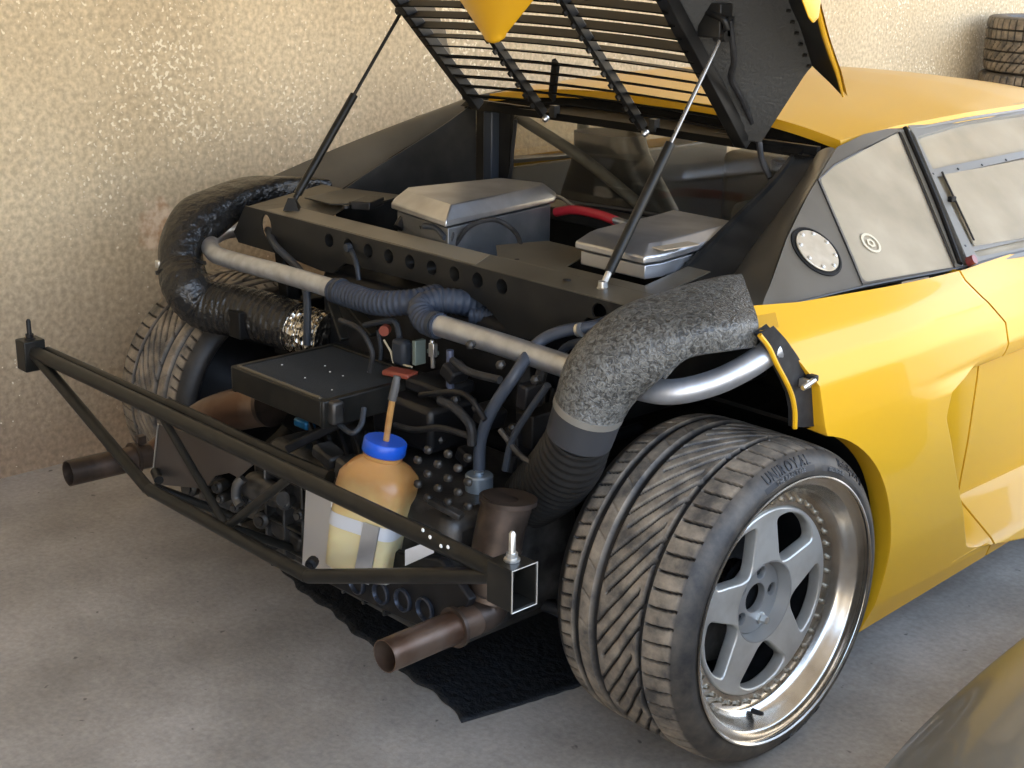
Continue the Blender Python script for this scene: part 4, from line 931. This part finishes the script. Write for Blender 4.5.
for px, py, w, h in ((280, 490, .10, .03), (290, 530, .14, .05), (255, 535, .06, .05), (330, 455, .07, .03), (350, 470, .05, .05), (205, 470, .05, .035)):
    part(MB().box(P(px, py, y=-.43), (w, .05, h), Matrix.Rotation(.25, 3, 'Y')), 'casing_web', M['cast'], parent=gb, bevel=.008)
for k in range(6):
    part(MB().bar(P(310+k*14, 428+k*2, y=-.36), P(322+k*13, 458+k*2, y=-.42), .008, .035), 'cooling_rib', M['cast'] if k % 2 else M['dark'], parent=gb, bevel=.002)
part(MB().bar(P(288, 448, y=-.45), P(355, 415, y=-.36), .03, .02), 'engine_mount_arm', M['dark'], parent=gb, bevel=.004)
part(MB().bar(P(430, 500, y=-.44), P(462, 517, y=-.42), .02, .012), 'small_flange', M['cast'], bevel=.002)
for (pts, r, m_n) in (([(440, 400), (455, 408), (470, 425), (472, 445)], .010, 'rubber'), ([(505, 470), (512, 440), (530, 410), (548, 385)], .007, 'bluerubber'), ([(395, 425), (415, 430), (440, 428), (470, 436)], .007, 'rubber'),
        ([(420, 395), (452, 392), (470, 398), (485, 420)], .006, 'dark'), ([(545, 450), (560, 430), (580, 425)], .008, 'rubber'), ([(500, 430), (520, 455), (535, 465)], .006, 'cast'), ([(340, 320), (360, 330), (372, 352), (370, 372)], .006, 'rubber'), ([(452, 360), (470, 372), (500, 380)], .008, 'rubber')):
    part(MB().tube([P(a, b, y=-.30) for a, b in pts], r, 10, 6), 'engine_hose', M[m_n])
for px, py, w, h, rz in ((490, 415, .05, .04, .3), (520, 440, .035, .06, -.2), (455, 372, .04, .03, .5), (530, 395, .03, .05, .1), (470, 455, .04, .03, .4), (405, 442, .05, .02, .2)):
    part(MB().box(P(px, py, y=-.24), (w, .05, h), Matrix.Rotation(rz, 3, 'Y')), 'engine_bracket', M['dark'], bevel=.005)
for px, py in ((476, 408), (500, 400), (512, 428), (440, 440), (455, 400), (535, 380), (470, 345), (500, 365)):
    part(MB().lathe(P(px, py, y=-.26), (.4, -.9, .1), [(-.01, .009), (.004, .009), (.006, .006), (.008, 0)], 6), 'engine_bolt', M['cast'])
# heat shield plate behind the frame
HS = [(157, 424), (276, 458), (256, 462), (238, 478), (229, 473), (215, 476), (205, 489), (163, 485), (153, 472)]
part(MB().prism([P(a, b, y=-.53) for a, b in HS], (0, .003, 0)), 'heat_shield', mat('dull brown grey sheet', (.085, .07, .06), .38, .5, noise=(4, (.12, .105, .095), .4, .7)), bevel=.0006)
part(MB().tube([P(158, 424, y=-.532), P(153, 472, y=-.532)], .0022, 6, 1), 'shield_edge', M['zinc'])
# ---- exhausts
def exh(sgn):
    f = lambda x, y, z: V3((x*sgn, y, z))
    part(MB().pipe([f(.607, -.672, .309), f(.603, -.55, .308), f(.600, -.45, .306)], .0315), 'tailpipe', M['steel'] if sgn < 0 else M['rust'])
    part(MB().lathe(f(.6015, -.50, .307), (0, 1, 0), [(-.004, .031), (-.004, .040), (.004, .040), (.004, .031)], 28), 'pipe_clamp', M['steel'])
    if sgn > 0:
        part(MB().tube([f(.600, -.45, .306), f(.598, -.415, .312), f(.592, -.400, .345), f(.590, -.39, .40), f(.592, -.38, .46), f(.60, -.365, .53)], [.032, .036, .044, .048, .048, .049], 28, 8), 'exhaust_elbow', M['steel'])
        part(MB().lathe(f(.60, -.365, .53), (0, .1, 1), [(-.006, .049), (-.006, .056), (.004, .056), (.004, .049), (.0, .02)], 28), 'flange', M['steel'])
        part(MB().lathe(f(.596, -.402, .337), (0, .3, 1), [(-.005, .044), (-.005, .053), (.005, .053), (.005, .044)], 28), 'flange', M['steel'])
    else:
        part(MB().tube([f(.600, -.45, .306), f(.59, -.42, .32), f(.55, -.39, .36), f(.46, -.36, .42), f(.36, -.33, .462), f(.29, -.31, .485)], [.032, .038, .045, .05, .052, .052], 28, 8), 'exhaust_elbow', M['rust'])
        part(MB().lathe(f(.285, -.308, .487), (1, .2, .2), [(-.006, .056), (.006, .056)], 28, cap=(True, True)), 'flange', M['steel'])
        part(MB().box(f(.60, -.48, .352), (.02, .02, .02)).tube([f(.60, -.49, .345), f(.60, -.49, .365)], .004, 8, 1), 'clamp_screw', M['steel'])
exh(1); exh(-1)
part(MB().lathe((.59, -.38, .43), (.02, .1, 1), [(-.003, .0465), (.003, .0465)], 28, cap=(True, True)), 'exhaust_seam', M['steel'])
# ---- tubular rear frame
fr = bpy.data.objects.new('rear_frame', None); C.objects.link(fr); fr.parent = car; tag(fr, 'black welded tubular tail frame')
YF = -.615
top0, top1 = V3((-.868, YF, .543)), V3((.868, YF, .543)); 
def ft(pts, r=.0135, name='frame_tube', n=6, mt=None): return part(MB().tube(pts, r, 14, n), name, mt or M['tube'], parent=fr)
ft([top0, top1], .0165, n=1)
ft([top0, V3((-.315, YF-.012, .352)), V3((-.29, YF-.012, .347))], .0145, n=1); ft([V3((-.31, YF-.012, .349)), V3((.31, YF-.012, .349))], .0145, n=1); ft([top1, V3((.31, YF-.012, .349))], .0145, n=1)
for s in (-1, 1):
    ft([V3((s*.245, YF, .535)), V3((s*.0, YF, .35))], .0095, n=1)
ft([top0+V3((.02, .03, .0)), P(168, 405, y=-.56)], .012, n=1)
ft([P(168, 405, y=-.56), P(290, 462, y=-.52), P(330, 478, y=-.50)], .016, n=1)
ft([P(110, 448, y=-.61), P(112, 449, y=-.61)], .01, n=1)
for s in (-1, 1):
    c = V3((s*.877, YF, .535)); sec = [(-.028, -.038), (.030, -.038), (.030, .036), (-.028, .036)]
    bxm = MB(); w = .003
    if s < 0:
        bxm.box(c, (.05, .056, .078))
    else:
        bxm.box(c+V3((0, 0, .036)), (.06, .056, w)).box(c+V3((0, -.027, 0)), (.06, w, .074)).box(c+V3((0, 0, -.036)), (.06, .056, w)).box(c+V3((-.029, 0, 0)), (w, .056, .074)).box(c+V3((0, .027, 0)), (.06, w, .074))
    part(bxm, 'end_box', M['tube'], parent=fr, bevel=.003 if s < 0 else .001)
    part(MB().tube([c+V3((0, 0, .03)), c+V3((0, 0, .085)), c+V3((0, 0, .09))], [.006, .006, .003], 12, 1).lathe(c+V3((0, 0, .038)), (0, 0, 1), [(0, .014), (.004, .014), (.005, .010), (.014, .010), (.014, 0)], 10), 'stud', M['zinc'] if s > 0 else M['dark'], parent=fr)
edge = MB(); c = V3((.908, YF, .535))
edge.tube([c+V3((0, a, b)) for a, b in ((-.028, -.038), (.028, -.038), (.028, .037), (-.028, .037), (-.028, -.038))], .0014, 6, 1); part(edge, 'ground_edge', mat('bare ground metal edge', (.5, .48, .44), .35, .6), parent=fr)
ws = MB()
for px, py in ((423, 530), (430, 537), (441, 546), (448, 547)): ws.lathe(P(px, py, y=YF-.017), (0, -1, 0), [(0, .004), (.0015, .003), (.0015, 0)], 7)
part(ws, 'paint_chips', M['white'], parent=fr)
part(MB().lathe(P(157, 476, y=-.55), (1, -.4, 0), [(-.03, .011), (.03, .011)], 14, cap=(True, True)), 'frame_bush', M['tube'], parent=fr)
part(MB().lathe(P(312, 563, y=-.585), (.6, -.8, 0), [(-.01, .012), (.01, .012), (.012, .006), (.02, .006)], 10, cap=(True, True)), 'frame_bolt', M['dark'], parent=fr)
# ---- bottle bracket (part of the car), bottle lifts out
br = bpy.data.objects.new('bottle_bracket', None); C.objects.link(br); br.parent = car; tag(br, 'bent aluminium sheet bracket')
BC = P(362, 566, y=-.50)      # bottle base centre
ba = Matrix.Rotation(math.radians(6), 3, 'Y')
pl = [P(307, 486, y=-.545), P(329, 494, y=-.545), P(329, 571, y=-.545), P(302, 566, y=-.545)]
part(MB().prism([P(306, 486, y=-.50), P(331, 491, y=-.555), P(331, 574, y=-.555), P(302, 567, y=-.50)], (.002, .003, 0)), 'side_plate', mat('pale aluminium plate', (.62, .62, .63), .4, .35), parent=br, bevel=.0006)
# ---- bottle
bo = empty('bottle', BC, 'amber-stained plastic catch bottle with blue screw cap strapped in the tail frame', 'bottle')
def rsec(z, hx, hy, e, n=40): return [V3((hx*math.copysign(abs(math.cos(t))**(2/e), math.cos(t)), hy*math.copysign(abs(math.sin(t))**(2/e), math.sin(t)), z)) for t in np.linspace(0, 2*PI, n, endpoint=False)]
secs = [(0, .050, .048, 5), (.006, .056, .054, 5), (.10, .060, .058, 5), (.18, .062, .060, 4.5), (.205, .061, .059, 4), (.224, .050, .049, 3), (.236, .036, .036, 2.2), (.241, .031, .031, 2), (.245, .034, .034, 2), (.250, .034, .034, 2), (.252, .029, .029, 2), (.262, .029, .029, 2)]
rs = [rsec(z*.98, a*1.17, b*1.12, e) for z, a, b, e in secs]
body = MB().rings(rs).obj('bottle_body', M['bottle'], bo, angle=60)
cap = MB(); rs = []
for z, r in ((.252, .0335), (.254, .035), (.276, .035), (.279, .033), (.279, .0)): rs.append([V3((1.22*r*(1+.018*(j % 2))*math.cos(2*PI*j/64), 1.22*r*(1+.018*(j % 2))*math.sin(2*PI*j/64), z*1.02-.010)) for j in range(64)])
cap.rings(rs, cap=(True, False)).obj('screw_cap', M['blueplastic'], bo, angle=50)
bo.rotation_euler = (math.radians(-4), math.radians(10), math.radians(28))
def BL(x, y, z): return BC+bo.rotation_euler.to_matrix()@V3((x, y, z))
# breather tube rising from the cap (belongs to the car)
capc = BL(0, 0, .275)
part(MB().tube([capc+V3((0, 0, -.006)), capc.lerp(P(393, 396, y=-.50), .5), P(393, 396, y=-.50)], [.0065, .0065, .006], 12, 4), 'filler_tube', M['tanhose']) .parent = bo if False else car
part(MB().tube([P(392, 400, y=-.50), P(395, 388, y=-.495), P(397, 376, y=-.49)], [.0085, .0085, .007], 12, 4), 'tube_end', mat('grey rubber sleeve', (.06, .06, .06), .5))
# strap round the bottle, following its faces
sm_ = MB(); rs = []
for z in (.094, .122):
    rs.append([BL(v.x, v.y, v.z) for v in rsec(z, .073, .067, 5, 40)])
sm_.rings(rs, cap=(False, False)); part(sm_, 'strap', mat('pale aluminium strap', (.6, .62, .66), .38, .4), 'aluminium strap', parent=br)
rs = []
for x in (.0, .030):
    rs.append([BL(x, -.064, .01), BL(x, -.064, .128)])
part(MB().prism([BL(.012, -.068, .0), BL(.046, -.068, .0), BL(.046, -.068, .124), BL(.012, -.068, .124)], (0, -.002, 0)), 'strap_upright', M['alu'], parent=br)
part(MB().prism([P(405, 550, y=-.50), P(432, 540, y=-.46), P(434, 552, y=-.46), P(405, 565, y=-.50)], (0, 0, -.002)), 'bracket_shelf', M['alu'], parent=br)
# ---- lower crossmember with rings
part(MB().prism([P(317, 579, y=-.47), P(405, 621, y=-.47), P(452, 638, y=-.47), P(470, 600, y=-.47), P(440, 560, y=-.47), P(330, 540, y=-.47)], (0, .02, 0)), 'crossmember', M['dark'], bevel=.004)
for px, py in ((357, 583), (381, 593), (403, 600), (425, 609)):
    part(MB().lathe(P(px, py, y=-.472), (0, -1, 0), [(-.002, .025), (.004, .025), (.006, .022), (-.001, .018), (-.008, .018), (-.008, 0)], 28), 'lightening_hole', mat('blue grey pressed steel', (.045, .052, .07), .35, .5))
part(MB().bar(P(362, 580, y=-.49), P(390, 583, y=-.49), .02, .004), 'metal_tab', M['zinc'], bevel=.001)
# suspension arms on the right and left
part(MB().tube([V3((.45, -.20, .22)), V3((.72, -.10, .20))], .014, 12, 1), 'suspension_arm', M['dark'])
part(MB().tube([P(520, 600, y=-.2), P(566, 592, y=-.1)], .014, 12, 1).tube([P(530, 602, y=-.1), P(562, 617, y=-.1)], .005, 8, 1), 'suspension_arm', M['bluerubber'])
part(MB().tube([V3((.5, -.05, .55)), V3((.72, 0, .36))], .013, 12, 1).tube([V3((.5, .1, .30)), V3((.72, .02, .30))], .02, 12, 1), 'suspension_arm', M['dark'])
part(MB().tube([P(560, 448, y=-.1), P(600, 440, y=.0), P(640, 428, y=.1)], .013, 12, 4).lathe(P(590, 450, y=-.04), (.9, .3, .2), [(-.02, .02), (.02, .02)], 12, cap=(True, True)), 'suspension_arm', M['dark'])
part(MB().tube([P(575, 465, y=-.1), P(583, 500, y=-.12)], .006, 8, 1), 'brake_hose', M['rubber'])
for k in range(5): part(MB().tube([P(535+k*9, 385+k*2, y=-.05), P(530+k*9, 430+k*3, y=-.1)], .006+.002*(k % 2), 8, 1), 'coil', M['cast'] if k % 2 else M['dark'])
part(MB().tube([V3((-.45, -.05, .30)), V3((-.72, 0, .30))], .03, 16, 1), 'drive_shaft', M['dark'])
part(MB().tube([V3((.45, -.02, .32)), V3((.76, 0, .32))], .03, 16, 1), 'drive_shaft', M['dark'])
part(MB().box((0, .35, .26), (1.0, .6, .22)).box((0, 1.4, .22), (1.7, 1.4, .12)), 'underbody', M['black'], bevel=.01)
for s in (-1, 1): part(MB().bar(V3((s*.52, -.25, .62)), V3((s*.52, .5, .62)), .05, .07), 'chassis_rail', M['black'], bevel=.004); part(MB().bar(V3((s*.54, -.08, .80)), V3((s*.54, -.05, .45)), .04, .04, (0, 1, 0)), 'chassis_post', M['black'], bevel=.004)
for s in (-1, 1): part(MB().bar(V3((s*.56, -.25, .63)), V3((s*.84, YF+.02, .545)), .022, .022), 'frame_stay', M['tube'], parent=fr) if False else None
# frame carried by stays to the crossmember
ft([V3((.0, YF, .352)), V3((.0, -.28, .15))], .010, n=1); ft([V3((-.30, YF, .352)), V3((-.19, -.28, .15))], .010, n=1)
# ------------------------------------------------------------------ mat on the floor
mm = bmesh.new(); NX, NY = 60, 50
c00, c10, c11, c01 = V3((-.42, -.235, 0)), V3((.482, -.368, 0)), V3((.72, .75, 0)), V3((-.28, .85, 0))
top = []
for i in range(NX+1):
    r = []
    for j in range(NY+1):
        u, v = i/NX, j/NY; p = c00.lerp(c10, u).lerp(c01.lerp(c11, u), v)
        p += V3((0, .006*math.sin(u*23)+.004*math.sin(u*61), 0))*(1-v); p.z = .006+.0025*max(0, math.sin(v*150+math.sin(u*9)*.8))+.002*math.sin(u*17+v*9)
        r.append(tuple(p))
    top.append(r)
mo = MB().rings(top, closed=False, cap=(False, False)).obj('floor_mat', M['mat'])
so_ = mo.modifiers.new('s', 'SOLIDIFY'); so_.thickness = .005; so_.offset = -1
tag(mo, 'black ribbed rubber mat on the floor under the engine', 'mat')
# ------------------------------------------------------------------ stack of old tyres
zz = 0
ws_ = [.225, .225, .23, .23, .27]
labs = ['old tyre on the floor, lowest of the stack by the wall', 'old tyre second from the bottom of the stack by the wall', 'old tyre in the middle of the stack by the wall', 'grey tyre just below the top one of the stack by the wall', 'old block-tread tyre on top of the stack by the wall']
for k, w in enumerate(ws_):
    me = tyre_mesh('old_tyre', .32, .215, w, 360, 'block')
    o = bpy.data.objects.new('old_tyre', me); C.objects.link(o); o.rotation_euler = (0, -PI/2, k*1.3)
    o.location = (-1.09+(.0 if k != 3 else -.015), 4.9+(0 if k != 3 else -.01), zz+w/2); zz += w
    tag(o, labs[k], 'tyre', 'stacked old tyres')
# ------------------------------------------------------------------ neighbouring car, only its front corner shows
nb = empty('car', (2.35, -.2, 0), 'grey glossy car beside, only the corner of its bonnet showing at bottom right', 'car')
M['grey'] = mat('warm grey metallic paint', (.16, .15, .125), .4, .2, .35)
rows = []
for i in range(41):
    t = i/40; y = -1.15+2.4*t; s = smooth(0, .5, t); w = .86*(1-(1-min(1, t/.45))**3*.35); top = .50+.26*min(1, t/.6)**.6; row = []
    for j in range(49):
        a = PI*j/48; c, q = math.cos(a), math.sin(a); row.append((2.345+w*math.copysign(abs(c)**.55, c), y, .15+(top-.15)*abs(q)**.5))
    rows.append(row)
o = MB().rings(rows, closed=False, cap=(True, True)).obj('bonnet', M['grey'], None, angle=50); o.parent = nb; o.location = (-2.35, .2, 0)
